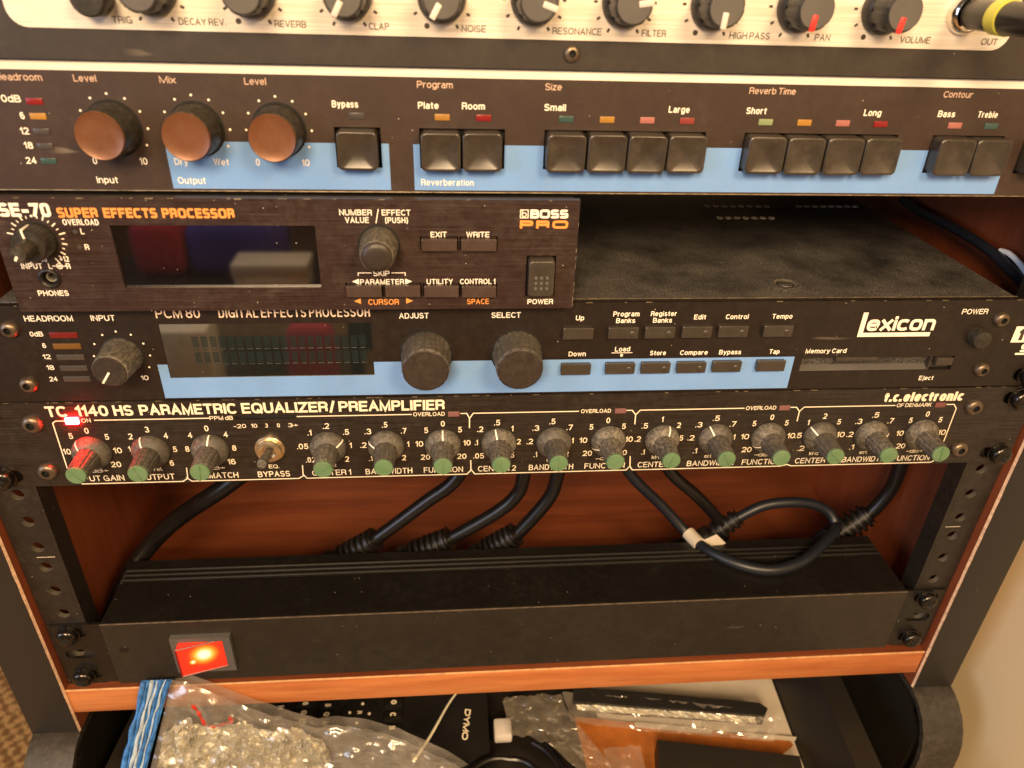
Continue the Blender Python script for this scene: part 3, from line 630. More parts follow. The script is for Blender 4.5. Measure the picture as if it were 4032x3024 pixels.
def cross_screw_mesh(name='rack_screw'):
    """black pan-head rack screw with a cross recess on its washer"""
    g = G()
    g.lathe([(5.6, 0), (5.6, -0.9), (5.1, -1.1), (4.6, -1.1)], 28)
    g.lathe([(4.9, -1.1), (5.1, -1.8), (5.1, -3.4), (4.7, -4.3), (3.6, -4.9), (1.9, -5.2), (0, -5.3)], 28)
    for a in (0, math.pi / 2):
        c, s = math.cos(a + 0.5), math.sin(a + 0.5)
        vs = []
        for u, v in ((-2.7, -0.55), (2.7, -0.55), (2.7, 0.55), (-2.7, 0.55)): vs.append((u * c - v * s, -5.36 if a == 0 else -5.38, u * s + v * c))
        g.add(vs, [(0, 1, 2, 3)], 1)
    return g.mesh(name, ['screw_black', 'black_hole'], 40)

# ------------------------------------------------------------------ setting: floor and wall
g = G(); g.add([(-2600, -2600, -650), (2600, -2600, -650), (2600, 1800, -650), (-2600, 1800, -650)], [(0, 1, 2, 3)])
structure('floor', g, 'sisal')
g = G(); g.box(294, 340, -420, 1800, -650, 1500)
structure('wall', g, 'plaster')

# ------------------------------------------------------------------ rack cabinet
cab = thing('rack_cabinet', 'cherry wood rack cabinet with black front edges and perforated black rails', 'rack cabinet', (0, 0, -650))
for sx in (-1, 1):
    g = G(); a, b = sorted((sx * 244, sx * 269)); g.box(a, b, -1.2, 330, -169, 320)
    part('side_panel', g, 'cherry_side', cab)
    g = G(); a, b = sorted((sx * 244.6, sx * 269.4)); g.box(a, b, -2.6, -1.2, -169, 320, 0.3)
    part('edge_band', g, 'edge_band_black', cab)
    g = G(); random.seed(5 + sx); vs = []; z = -169.0
    while z < 60:
        w = 0.45 + 0.5 * noise.noise(Vector((z * 0.07, sx * 3.1, 0))) ** 2 * 3 + 0.12 * random.random()
        vs += [(sx * 243.9, -1.35, z), (sx * (244.55 + 0.5 * min(w, 1.1) - 0.3), -2.68, z)]; z += 1.7
    g.add(vs, [(2 * i, 2 * i + 1, 2 * i + 3, 2 * i + 2) if sx < 0 else (2 * i + 1, 2 * i, 2 * i + 2, 2 * i + 3) for i in range(len(vs) // 2 - 1)])
    part('chipped_edge', g, 'chipped_board', cab)
    # moulded foot: bulges forward below the panel, then runs down to the floor
    prof = [(-2.6, -169.2), (-7, -170.2), (-13, -172.8), (-19, -177.6), (-23.5, -184), (-26.8, -192), (-28.3, -200), (-28.8, -210), (-28.2, -222), (-26.5, -234), (-22, -250), (-22, -640)]
    back = [(-19, -640), (-19, -250), (-23.2, -234), (-25.0, -222), (-25.6, -210), (-25.1, -201), (-23.8, -193.5), (-20.8, -186), (-16.8, -180.3), (-11.6, -176.0), (-6.3, -173.5), (30, -172.5), (30, -169.2)]
    a, b = sorted((sx * 243.8, sx * 269.2))
    g = G(); prof = prof + back; n = len(prof)
    g.add([(a, y, z) for y, z in prof] + [(b, y, z) for y, z in prof], [(i, i + n, (i + 1) % n + n, (i + 1) % n) for i in range(n)])
    for o in (0, n):
        for i in range(12): 
            j0, j1 = i, min(i + 1, 11); k0, k1 = 23 - i, max(23 - i - 1, 12)
            if i < 11: g.add([g.v[o + j0], g.v[o + j1], g.v[o + k1], g.v[o + k0]], [(0, 1, 2, 3)])
    part('foot', g, 'foot_plastic', cab, smooth=30)
    # rail
    g = G()
    a, b = sorted((sx * 225.2, sx * 243.4))
    zs = [u * 44.45 + o for u in range(-3, 5) for o in (6.35, 22.225, 38.1)]
    g.plate(a, b, -136.5, 230, 3.0, 5.6, (), [(sx * 232.55, z, 0, 3.05) for z in zs if -130 < z < 225], 0, 1)
    a, b = sorted((sx * 225.2, sx * 223.4)); g.box(a, b, 3.05, 14.5, -136.5, 230)
    part('rack_rail', g, ['rail_paint', 'raw_steel'], cab, smooth=30)
    g = G(); random.seed(3)
    for z in (-44.45,): g.box(sx * 230.5 - 4.2, sx * 230.5 + 4.2, 2.96, 3.1, z - 0.12, z + 0.12)
    part('unit_mark', g, 'ink_cream', cab)
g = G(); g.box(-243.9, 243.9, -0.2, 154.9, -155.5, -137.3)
sh = part('shelf', g, 'cherry_shelf_shaded', cab, smooth=30)
g = G(); g.box(-243.85, 243.85, -1.0, -0.25, -155.6, -137.4, 0.3)
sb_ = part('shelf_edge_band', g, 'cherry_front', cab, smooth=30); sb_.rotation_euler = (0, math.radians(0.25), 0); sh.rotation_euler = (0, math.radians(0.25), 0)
g = G(); g.box(-243.9, 243.9, -1.25, -0.4, -138.15, -137.15, 0.25)
se_ = part('shelf_edge_highlight', g, 'wood_edge_highlight', cab, smooth=30); se_.rotation_euler = (0, math.radians(0.25), 0)  # strip added for the edge highlight, put into its pale colour
g = G(); g.box(-244, 244, 155, 168, -169, 40)
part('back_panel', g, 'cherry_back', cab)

# ------------------------------------------------------------------ drum synthesiser (top unit)
ds = thing('drum_synthesiser', 'black rack drum synthesiser with brushed silver control plate, topmost unit', 'synthesiser', (0, 0, 178))
g = G(); g.plate(-241.3, 241.3, 178.0, 309, 0, 3); part('front_panel', g, 'satin_black_panel', ds)
g = G(); g.box(-215, 215, 3.2, 130, 179, 305); part('chassis', g, 'black_steel', ds)
g = G()
c = [(-170.5, 187.6), (163.0, 187.6)]
pts = [(x, z) for x, z in [(-170.6 + 6 * math.cos(math.radians(a)), 193.6 + 6 * math.sin(math.radians(a))) for a in range(180, 271, 15)]]
pts += [(161.5 + 6 * math.cos(math.radians(a)), 193.6 + 6 * math.sin(math.radians(a))) for a in range(270, 361, 15)]
pts += [(167.5, 296), (-176.6, 296)]
g.poly(pts, -0.5, 0.0); part('control_plate', g, 'brushed_aluminium', ds)
g = text_block('synth', -0.56)
for kx in (-129.9, -98.7, -67.6, -36.7, -5.6, 25.5, 56.3, 86.9, 117.6):
    big = kx in (-98.7, -36.7, 56.3, 117.6)
    for a in range(-150, 151, 30):
        t = math.radians(a); cx, cz = kx + 10.2 * math.sin(t), 199.8 + 10.2 * math.cos(t)
        if a == -150 and big: dots(g, [(cx, cz)], 0.95, -0.56)
        else: ribbon(g, [(cx - 0.28 * math.sin(t), cz - 0.28 * math.cos(t)), (cx + 0.28 * math.sin(t), cz + 0.28 * math.cos(t))], 0.85, -0.56)
part('lettering', g, 'ink_black', ds)
def synth_knob_mesh():
    g = G()
    g.lathe([(8.1, 0), (8.1, -2.2), (7.4, -3.4), (6.7, -4.2)], 36)
    g.lathe([(6.7, -4.2), (6.4, -13.2), (5.8, -14.2), (0, -14.2)], 48, flute=lambda a, k: 1.0 - (0.055 if (k < 2 and math.cos(a * 8) > 0.72) else 0.0))
    return g.mesh('knob', 'knob_smooth', 32)
skm = synth_knob_mesh()
gc = G(); gc.lathe([(5.7, 0), (5.5, -0.18), (0, -0.2)], 32); scm = gc.mesh('knob_cap', 'grey_cap', 40)
for kx, ang, colr in ((-129.9, 0, 'white_plastic'), (-98.7, 5, 'white_plastic'), (-67.6, 210, 'white_plastic'), (-36.7, 210, 'white_plastic'), (-5.6, 108, 'white_plastic'), (25.5, 82, 'white_plastic'), (56.3, 184, 'white_plastic'), (86.9, 186, 'lens_redline'), (117.6, 188, 'lens_redline')):
    if 'lens_redline' not in MATS: mat('lens_redline', (0.75, 0.035, 0.03), 0.4)
    k = part('knob', skm, None, ds, (kx, -0.5, 199.8))
    g = G(); g.box(-1.0, 1.0, -14.65, -14.1, 1.4, 6.5, 0.35); t = math.radians(ang)
    g.v = [(x * math.cos(t) + z * math.sin(t), y, -x * math.sin(t) + z * math.cos(t)) for x, y, z in g.v]
    part('pointer', g, colr, k, (kx, -0.5, 199.8)); part('knob_cap', scm, None, k, (kx, -14.6, 199.8))
g = G(); g.lathe([(5.6, 0), (5.5, -7.5), (4.9, -8.4), (0, -8.6)], 32); part('trigger_button', g, 'knob_black', ds, (-147.4, -0.5, 197.0))
part('panel_screw', socket_screw_mesh(2.9, 1.9), None, ds, (8.3, 0, 183.4))
g = G(); g.lathe([(7.0, 0), (7.0, -1.2), (6.2, -3.4), (5.4, -4.0), (5.2, -1.0), (0, -1.0)], 32); part('jack_socket', g, 'chrome', ds, (148.1, -0.5, 199.5))
# jack plug in the socket
jp = thing('jack_plug', 'black jack plug with yellow ring in the OUT socket of the silver plate', 'audio plug', (148.1, -4.0, 199.5))
g = G(); g.lathe([(4.6, 0), (4.9, -1.0), (4.9, -14), (4.7, -14)], 28); part('front_sleeve', g, 'cable_black', jp, (148.1, -4.6, 199.5))
g = G(); g.lathe([(4.7, -14), (5.5, -14), (5.6, -19.5), (4.7, -19.5)], 28); part('colour_ring', g, 'yellow_ring', jp, (148.1, -4.6, 199.5))
g = G(); g.lathe([(4.7, -19.5), (5.2, -19.8), (4.9, -34), (3.4, -42), (2.6, -58), (0, -58)], 28); part('rear_sleeve', g, 'cable_black', jp, (148.1, -4.6, 199.5))

# ------------------------------------------------------------------ digital reverb with brown knobs
rv = thing('reverb_unit', 'brown digital reverb with pale blue stripes, three brown knobs and square push keys', 'reverb unit', (0, 0, 134))
wells = [(-75.9, -59.4, 143.2, 157.5), (-45.6, -14.4, 143.2, 157.5), (0.1, 60.9, 143.2, 157.5), (75.7, 136.3, 143.2, 157.5), (150.2, 179.6, 143.2, 157.5), (188.0, 203.5, 143.2, 157.5)]
g = G(); g.plate(-241.3, 241.3, 134.3, 174.7, 0, 3, wells); part('front_panel', g, 'dark_brown_panel', rv)
g = G(); n0 = [(0.0, 174.7), (2.2, 177.5), (6, 177.5), (6, 174.7)]
g.add([(-241.3, y, z) for y, z in n0] + [(241.3, y, z) for y, z in n0], [(0, 4, 5, 1), (1, 5, 6, 2), (2, 6, 7, 3), (3, 7, 4, 0), (0, 1, 2, 3), (7, 6, 5, 4)])
part('top_trim', g, 'bare_aluminium', rv, smooth=0)
g = G(); g.box(-241.3, 241.3, -0.12, 2.0, 133.95, 134.35, 0.1); part('lower_edge', g, 'worn_edge_metal', rv)
g = G(); g.box(-215, 215, 9.0, 250, 134.4, 177); part('chassis', g, 'black_steel', rv)
g = G()
sheet(g, -135.5, -56.7, 135.0, 151.9, -0.05, wells); sheet(g, -47.9, 183.4, 135.0, 151.8, -0.05, wells)
part('stripe', g, 'blue_ink', rv)
part('lettering', text_block('reverb_titles', -0.1), 'ink_tan', rv)
g = text_block('reverb_words', -0.1); text_block('reverb_small', -0.1, g=g)
part('lettering', g, 'ink_white', rv)
g = G()
for kx, lo in ((-151.5, False), (-123.5, False), (-95.1, True)):
    for a in range(-150, 151, 30):
        t = math.radians(a)
        if abs(a) != 150: dots(g, [(kx + 11.4 * math.sin(t), 156.1 + 11.4 * math.cos(t))], 0.42, -0.1)
part('scale_dots', g, 'ink_white', rv)['kind'] = 'stuff'
def reverb_knob():
    g = G()
    g.lathe([(9.6, 0), (9.6, -0.25), (9.0, -0.3)], 40, mi=1)
    g.lathe([(9.0, -0.3), (8.9, -1.2), (8.35, -12.4), (8.0, -12.9)], 48)
    return g.mesh('knob', ['knob_black', 'black_hole'], 35)
rkm = reverb_knob()
gc = G(); gc.lathe([(8.0, 0), (7.75, -0.55), (7.4, -0.35), (4, -0.2), (0, -0.15)], 48); rkc = gc.mesh('knob_cap', 'brown_cap', 50)
for i, kx in enumerate((-151.5, -123.5, -95.1)):
    k = part('knob', rkm, None, rv, (kx, 0, 156.1)); part('knob_cap', rkc, None, k, (kx, -12.9, 156.1))
km = key_mesh(14.4, 13.7, 6.0, 1.55, 0.94, r=1.8).mesh('push_key', 'key_black', 40)
for x0, n in ((-75.3, 1), (-45.0, 2), (0.6, 4), (76.1, 4), (150.6, 2), (188.2, 1)):
    for i in range(n): random.seed(int(x0) * 7 + i); part('push_key', km, None, rv, (x0 + 7.35 + 15.05 * i - (0.15 if n > 1 else -0.3), random.uniform(-0.35, 0.5), 150.3 + random.uniform(-0.12, 0.12))).rotation_euler = (math.radians(random.uniform(-1.2, 1.2)), math.radians(random.uniform(-0.5, 0.5)), math.radians(random.uniform(-1.2, 1.2)))
g = G()
for a, b, c_, d in wells: g.box(a - 1, b + 1, 3.2, 3.6, c_ - 1, d + 1)
part('key_well_back', g, 'black_hole', rv)
for colr, x, z, w, h in (('red', -175.6, 164.6, 5.4, 2.1), ('amber', -175.8, 159.7, 5.4, 2.1), ('smoke', -176.0, 154.6, 5.3, 2.1), ('smoke', -176.2, 149.6, 5.3, 2.1), ('teal', -176.4, 144.5, 5.3, 2.1), ('smoke', -67.4, 161.4, 5.4, 2.2), ('amber', -37.2, 161.4, 5.4, 2.2), ('red', -22.3, 161.4, 5.4, 2.2),
        ('teal', 7.8, 161.4, 5.4, 2.2), ('amber', 22.9, 161.4, 5.4, 2.2), ('pink', 37.9, 161.4, 5.4, 2.2), ('rose', 52.9, 161.4, 5.4, 2.2), ('lime', 82.9, 161.4, 5.4, 2.2), ('amber', 97.9, 161.4, 5.4, 2.2), ('pink', 112.9, 161.4, 5.4, 2.2), ('red', 127.9, 161.3, 5.4, 2.2), ('pink', 157.6, 161.2, 5.4, 2.2), ('teal', 172.3, 161.2, 5.4, 2.2)):
    lens(rv, x, z, w, h, colr)

# ------------------------------------------------------------------ half-rack effects processor, sitting on the unit below
YS = -7.2
se = thing('half_rack_effects_processor', 'worn narrow effects processor with orange lettering and dark display window', 'effects processor', (-92, 30, 89))
dw = (-158.2, -85.0, 98.9, 123.4)
swc = (-5.4, 6.3, 94.7, 111.7)
bw = [(x - 7.25, x + 7.25, z - 2.75, z + 2.75) for x, z in ((-39.1, 116.7), (-24.1, 116.7), (-68.5, 97.9), (-53.6, 97.9), (-38.6, 97.7), (-23.9, 97.5))]
g = G(); g.plate(-198.6, 14.1, 89.3, 133.5, YS, YS + 3, [dw, swc] + bw, [(-184.3, 102.9, 0, 2.6)], 0); part('front_panel', g, 'brushed_brown', se)
g = G(); g.box(-197, 12.5, YS + 3.1, 190, 90.2, 133.0, 0.4); part('chassis', g, 'black_steel', se)
g = G(); random.seed(11)
x = -198.6
while x < 13:
    w = random.uniform(0.6, 3.2); 
    if random.random() < 0.55: g.box(x, min(x + w, 14.1), YS - 0.03, YS + 0.5, 133.5 - random.uniform(0.1, 0.45), 133.53)
    x += w + random.uniform(0.5, 9)
z = 90.0
while z < 133:
    h = random.uniform(0.5, 2.4)
    if random.random() < 0.6: g.box(14.1 - random.uniform(0.12, 0.5), 14.13, YS - 0.03, YS + 0.5, z, min(z + h, 133.4))
    z += h + random.uniform(0.3, 4)
part('worn_edge', g, 'worn_edge_metal', se, smooth=0)['kind'] = 'stuff'
g = G(); g.box(dw[0] - 1, dw[1] + 1, YS + 1.4, YS + 2.6, dw[2] - 1, dw[3] + 1); part('display_window', g, 'dark_glass', se)
part('title_lettering', text_block('se_title', YS - 0.06, 4.5), 'ink_orange', se)
part('model_lettering', text_block('se_name', YS - 0.06, 5.0), 'ink_white', se)
g = text_block('se_orange', YS - 0.06)
tri(g, [(-72.9, 92.95), (-70.3, 94.1), (-70.3, 91.8)], YS - 0.06); tri(g, [(-49.9, 92.95), (-52.6, 94.1), (-52.6, 91.8)], YS - 0.06)
part('orange_lettering', g, 'ink_orange', se)
g = text_block('se_white', YS - 0.06)
ribbon(g, [(-61.3, 129.8), (-62.4, 124.7)], 0.35, YS - 0.06)
ribbon(g, [(-70.5, 103.7), (-70.5, 104.8), (-65.5, 104.8)], 0.33, YS - 0.06); ribbon(g, [(-57.6, 104.8), (-52.5, 104.8), (-52.5, 103.7)], 0.33, YS - 0.06)
tri(g, [(-73.1, 101.2), (-70.4, 102.4), (-70.4, 100.0)], YS - 0.06); tri(g, [(-50.0, 101.2), (-52.6, 102.4), (-52.6, 100.0)], YS - 0.06)
ribbon(g, [(-181.9, 107.8), (-177.2, 107.8)], 0.32, YS - 0.06)
ribbon(g, [(-179.5 + 1.0 * math.sin(math.radians(a)), 107.8 + 1.0 * math.cos(math.radians(a))) for a in range(0, 361, 30)], 0.32, YS - 0.06)
dots(g, [(-179.5, 107.8)], 0.5, YS - 0.08)
part('lettering', g, 'ink_white', se)
g = G()
for i in range(25):
    a = math.radians(-150 + 12.5 * i); r0, r1 = (8.0, 9.8) if i % 2 == 0 else (8.1, 9.1)
    if i % 6 == 0: r1 = 10.4
    if i in (12,): dots(g, [(-184.2, 117.9 + 8.9)], 0.45, YS - 0.06); continue
    ribbon(g, [(-184.2 + r0 * math.sin(a), 117.9 + r0 * math.cos(a)), (-184.2 + r1 * math.sin(a), 117.9 + r1 * math.cos(a))], 0.5 if i % 2 == 0 else 0.36, YS - 0.06, cap=False)
part('scale_marks', g, 'ink_white', se)['kind'] = 'stuff'
g = text_block('se_brand', YS - 0.06, 5.0)
ribbon(g, [(-8.4, 126.8), (-5.5, 126.8), (-5.5, 129.8), (-8.4, 129.8), (-8.4, 126.8)], 0.34, YS - 0.06)
ribbon(g, [(-7.7, 129.4), (-7.7, 127.4)], 0.38, YS - 0.06); ribbon(g, [(-6.95 + 0.75 * math.sin(math.radians(a)), 128.0 + 0.75 * math.cos(math.radians(a))) for a in range(0, 361, 30)], 0.34, YS - 0.06)
part('brand_logo', g, 'ink_white', se)
part('brand_logo', text_block('se_pro', YS - 0.06, 5.0), 'ink_orange', se)
g = G()
g.lathe([(6.9, 0), (6.9, -0.2), (6.4, -0.25)], 36, mi=1)
g.lathe([(6.4, -0.25), (6.0, -6.9), (5.6, -7.6), (3.0, -7.7)], 96, flute=lambda a, k: 1 + 0.022 * math.cos(a * 32) if k < 2 else 1)
ik = part('input_knob', g, ['knob_black', 'black_hole'], se, (-184.2, YS, 117.9), 30)
g = G(); g.lathe([(3.0, 0.9), (2.9, -7.2), (2.6, -7.8), (0, -7.9)], 60, flute=lambda a, k: 1 + 0.03 * math.cos(a * 20) if k < 2 else 1)
sk = part('inner_knob', g, 'knob_black', ik, (-184.2, YS - 7.7, 117.9), 30)
g = G(); g.box(-0.45, 0.45, -8.0, -7.7, -2.6, -0.7, 0.1); g.box(-0.5, 0.5, -10.75, -10.55, 2.6 - 20, 2.7 - 20) if False else None
t = math.radians(30); g.v = [(x * math.cos(t) + z * math.sin(t), y, -x * math.sin(t) + z * math.cos(t)) for x, y, z in g.v]
part('pointer', g, 'ink_white', ik, (-184.2, YS - 7.7, 117.9))
g = G(); g.box(-0.35, 0.35, -7.85, -7.4, 3.1, 5.8, 0.05); g.box(-0.35, 0.35, -7.6, -2, 5.6, 6.45, 0.05)
t = math.radians(-8); g.v = [(x * math.cos(t) + z * math.sin(t), y, -x * math.sin(t) + z * math.cos(t)) for x, y, z in g.v]
part('pointer', g, 'ink_white', ik, (-184.2, YS, 117.9))
g = G()
g.lathe([(7.9, 0), (7.9, -0.2), (7.1, -0.25)], 36, mi=1)
g.lathe([(7.1, -0.25), (6.5, -11.0), (6.0, -12.8), (5.0, -13.6)], 120, flute=lambda a, k: 1 + 0.02 * math.cos(a * 40) if k < 2 else 1)
vk = part('value_knob', g, ['knob_dusty', 'black_hole'], se, (-61.7, YS, 116.2), 30)
g = G(); g.lathe([(5.7, 0), (5.4, -0.8), (3.5, -1.3), (0, -1.5)], 40)
part('knob_cap', g, 'dark_cap', vk, (-61.7, YS - 13.0, 116.2), 60)
bk = key_mesh(13.5, 4.4, 2.6, 0.0, 0.95, r=0.3).mesh('push_button', 'key_satin', 30)
for x, z in ((-39.1, 116.7), (-24.1, 116.7), (-68.5, 97.9), (-53.6, 97.9), (-38.6, 97.7), (-23.9, 97.5)): part('push_button', bk, None, se, (x, YS, z))
ps = key_mesh(10.4, 15.6, 3.4, 0.0, 0.9, r=1.4)
pb = part('power_button', ps, 'small_key', se, (0.45, YS, 103.2))
g = G()
for ix in (-2.2, 0, 2.2):
    for iz in (-3.9, -1.7, 0.5): g.lathe([(0.8, 0), (0.65, -0.5), (0, -0.75)], 12, c=(ix, -3.4, iz))
part('grip_dots', g, 'grey_cap', pb, (0.45, YS, 103.2))  # highlights on the dots put into a grey paler than the button
g = G(); g.lathe([(3.9, 0), (3.8, -0.7), (3.2, -0.9), (2.6, -0.4), (2.5, 3.0)], 28); part('phones_jack', g, 'rubber_black', se, (-184.3, YS, 102.9))
g = G(); g.lathe([(2.0, 1.5), (1.4, 1.6), (1.3, 3)], 20); part('jack_contact', g, 'raw_steel', se, (-184.3, YS, 102.9))
for x, z, r in ((-170.6, 120.9, 0.95), (-170.6, 115.1, 0.95), (-50.9, 122.4, 0.7)):
    g = G(); g.lathe([(r, 0), (r * 0.8, -0.3), (0, -0.45)], 16); part('overload_lamp', g, 'lens_smoke', se, (x, YS, z))

# ------------------------------------------------------------------ digital effects processor with display
fx = thing('display_effects_processor', 'black digital effects processor with wide grey display and pale blue stripe', 'effects processor', (0, 0, 45))
disp = (-152.2, -67.8, 55.3, 80.1)
slot = (120.9, 192.9, 53.9, 61.0)
g = G(); g.plate(-241.3, 241.3, 44.85, 88.5, 0, 3, [disp, slot], [(sx * 232.55 - sx * 1.5, z, 3, 3.2) for sx in (-1, 1) for z in (50.8, 82.55)]); part('front_panel', g, 'black_anodised', fx)
g = G(); g.box(-213, 213, 3.1, 320, 45.4, 88.9, 0.3); part('top_cover', g, 'dusty_cover', fx, smooth=30)
g = G(); random.seed(4); x = -241
while x < 240:
    w = random.uniform(0.5, 3)
    if random.random() < 0.5: g.box(x, x + w, -0.03, 0.4, 88.5 - random.uniform(0.08, 0.3), 88.53)
    x += w + random.uniform(1, 9)
g.box(17, 214, 2.6, 3.3, 88.86, 88.98)
part('worn_edge', g, 'worn_edge_metal', fx, smooth=0)['kind'] = 'stuff'
g = G()
for x0, x1, y in ((114.7, 150.6, 133.8), (170.3, 205.2, 134.5), (115.2, 145.0, 112.2)):
    n = 8 if y > 120 else 7
    for i in range(n):
        cx = x0 + (x1 - x0) * i / (n - 1); g.lathe([(1.9, 0.05), (1.8, -0.35), (1.3, -0.4), (0.9, 0.0)], 12, c=(cx, y, 88.93), axis='z'); g.lathe([(1.45, -0.06), (0, -0.06)], 12, c=(cx, y, 88.93), axis='z', mi=1)
part('vent_holes', g, ['bare_aluminium', 'black_hole'], fx)['kind'] = 'stuff'  # rims in pale metal: glints of the vents put into the colour
g = G(); g.lathe([(8.8, 0.05), (7.6, -0.45), (6.2, -0.75), (5.0, -0.55)], 36, axis='z', mi=2); g.lathe([(5.0, -0.55), (4.0, 0.0)], 32, axis='z'); g.lathe([(4.2, -0.02), (0, -0.02)], 24, axis='z', mi=1); g.lathe([(3.2, -0.02), (3.0, -0.4), (0, -0.55)], 24, axis='z', mi=2); g.box(-2.6, 2.6, -0.45, 0.45, 0.5, 0.6, mi=1)
part('cover_screw', g, ['raw_steel', 'black_hole', 'dusty_cover'], fx, (113.8, 17.3, 88.95))
g = G(); g.box(disp[0] - 1, disp[1] + 1, 0.25, 2.4, disp[2] - 1, disp[3] + 1); dg_ = part('display', g, 'grey_glass', fx)
g = G()
for i in range(20):
    x = -140.5 + i * 3.55
    for z0 in (71.8, 64.6):
        for r in range(7):
            for q in range(5):
                g.add([(x + q * 0.52, 0.22, z0 + r * 0.72 - 2.4), (x + q * 0.52 + 0.4, 0.22, z0 + r * 0.72 - 2.4), (x + q * 0.52 + 0.4, 0.22, z0 + r * 0.72 - 1.85), (x + q * 0.52, 0.22, z0 + r * 0.72 - 1.85)], [(0, 1, 2, 3)])
    g.box(x, x + 2.3, 0.2, 0.3, 68.2, 68.6); g.box(x, x + 2.3, 0.2, 0.3, 61.2, 61.5)
part('display_segments', g, 'segment_teal', dg_)['kind'] = 'stuff'
g = G(); sheet(g, -156.2, 117.2, 45.5, 61.7, -0.05, [(disp[0], disp[1], disp[2], disp[3])]); part('stripe', g, 'blue_ink', fx)
part('title_lettering', text_block('fx_big', -0.1), 'ink_sand', fx)
g = text_block('fx_caps', -0.1); text_block('fx_scale', -0.1, g=g); text_block('fx_words', -0.1, g=g)
ribbon(g, [(34.3, 64.7), (43.2, 64.7)], 0.3, -0.1); write(g, '*', 37.6, 39.8, 62.4, 2.2, -0.1, 0.16)
part('lettering', g, 'ink_white', fx)
g = G()
for a in range(-120, 121, 30):
    t = math.radians(a); dots(g, [(-169.2 + 11.0 * math.sin(t), 66.1 + 11.0 * math.cos(t))], 0.42, -0.1)
part('scale_dots', g, 'ink_white', fx)['kind'] = 'stuff'
g = text_block('fx_brand', -0.1, 3.0)
g.add([(143.4, -0.1, 71.2), (177.0, -0.1, 71.2), (177.0, -0.1, 73.2), (143.4, -0.1, 73.2)], [(0, 1, 2, 3)]); g.add([(143.4, -0.11, 73.1), (145.6, -0.11, 73.1), (145.6, -0.11, 83.0), (143.4, -0.11, 83.0)], [(0, 1, 2, 3)])
part('brand_logo', g, 'ink_white', fx)
g = G(); g.add([(216.9, -0.1, 67.6), (227.5, -0.1, 67.6), (227.5, -0.1, 75.6), (216.9, -0.1, 75.6)], [(0, 1, 2, 3)])
write(g, 'S', 221.5, 227.5, 62.6, 4.2, -0.1, 0.26, 3.0); g.add([(221.5, -0.1, 61.2), (240.0, -0.1, 61.2), (240.0, -0.1, 62.2), (221.5, -0.1, 62.2)], [(0, 1, 2, 3)])
write(g, '1', 218.0, 223, 68.6, 6.0, -0.15, 0.3, natural=True, mi=1)
part('badge', g, ['ink_white', 'ink_black'], fx)
for colr, z in (('dim', 75.7), ('brown', 70.7), ('smoke', 65.7), ('smoke', 60.6), ('smoke', 55.5)): lens(fx, -189.5, z, 10.7, 2.5, colr, 0, 0.25)
def fx_knob(r0, r1, h, flutes):
    g = G()
    g.lathe([(r0 + 0.7, 0), (r0 + 0.7, -0.2), (r0, -0.25)], 40, mi=1)
    g.lathe([(r0, -0.25), (r1 + 0.15, -h + 0.6), (r1 - 0.3, -h)], 96, flute=lambda a, k: 1 - (0.03 if math.cos(a * flutes) > 0.8 else 0.0) if k < 2 else 1)
    return g
k = part('input_knob', fx_knob(8.0, 6.7, 13.4, 12), ['knob_dusty', 'black_hole'], fx, (-169.2, 0, 66.1), 25)
g = G(); g.lathe([(6.4, 0), (6.1, -0.4), (0, -0.4)], 40); part('knob_cap', g, 'dark_cap', k, (-169.2, -13.4, 66.1))
g = G(); g.box(-0.4, 0.4, -13.95, -13.75, 0.2, 6.1, 0.05); t = math.radians(215); g.v = [(x * math.cos(t) + z * math.sin(t), y, -x * math.sin(t) + z * math.cos(t)) for x, y, z in g.v]
part('pointer', g, 'ink_white', k, (-169.2, 0, 66.1))
km2 = fx_knob(10.6, 9.6, 14.2, 14).mesh('control_knob', ['knob_dusty', 'black_hole'], 25)
gc = G(); gc.lathe([(9.3, 0), (8.9, -0.35), (0, -0.35)], 56, flute=lambda a, k: 1 - (0.02 if math.cos(a * 14) > 0.8 else 0.0)); kc2 = gc.mesh('knob_cap', 'dark_cap', 40)
for kx in (-45.6, -7.0):
    k = part('control_knob', km2, None, fx, (kx, 0, 65.0)); part('knob_cap', kc2, None, k, (kx, -14.2, 65.0))
bk2 = key_mesh(12.9, 4.9, 2.4, 0.0, 0.96, r=0.45).mesh('push_button', 'small_key', 30)
gl = G(); gl.lathe([(1.35, 0.3), (1.35, -0.15), (1.1, -0.35), (0, -0.45)], 18); blm = gl.mesh('button_lamp', 'small_key', 40)
for x, z, dot in ((18.5, 75.0, 0), (37.8, 75.1, 1), (53.7, 75.1, 1), (69.8, 75.2, 1), (85.8, 75.3, 1), (105.8, 75.3, 1), (18.7, 57.8, 0), (38.2, 57.9, 1), (54.0, 57.9, 1), (70.1, 57.9, 1), (86.1, 58.1, 1), (106.2, 58.2, 0)):
    b = part('push_button', bk2, None, fx, (x, 0, z))
    if dot: part('button_lamp', blm, None, b, (x + 3.9, -2.35, z - 0.35))
g = G(); g.box(slot[0] - 1, slot[1] + 1, 5.5, 6, slot[2] - 1, slot[3] + 1); g.add([(slot[0] + 0.1, 0.4, slot[2] + 0.1), (181.8, 0.4, slot[2] + 0.1), (181.8, 5.4, slot[2] + 3.6), (slot[0] + 0.1, 5.4, slot[2] + 3.6)], [(0, 1, 2, 3)], 2); g.box(181.8, 182.3, 0.3, 5.4, slot[2], slot[3], mi=1); g.box(137, 156.5, 0.4, 5.4, 58.7, 60.9, 0.3, mi=1); g.box(182.3, 192.6, 2.2, 5.3, 54.2, 60.8, mi=1)
cs = part('card_slot', g, ['black_hole', 'small_key', 'grey_cap'], fx)
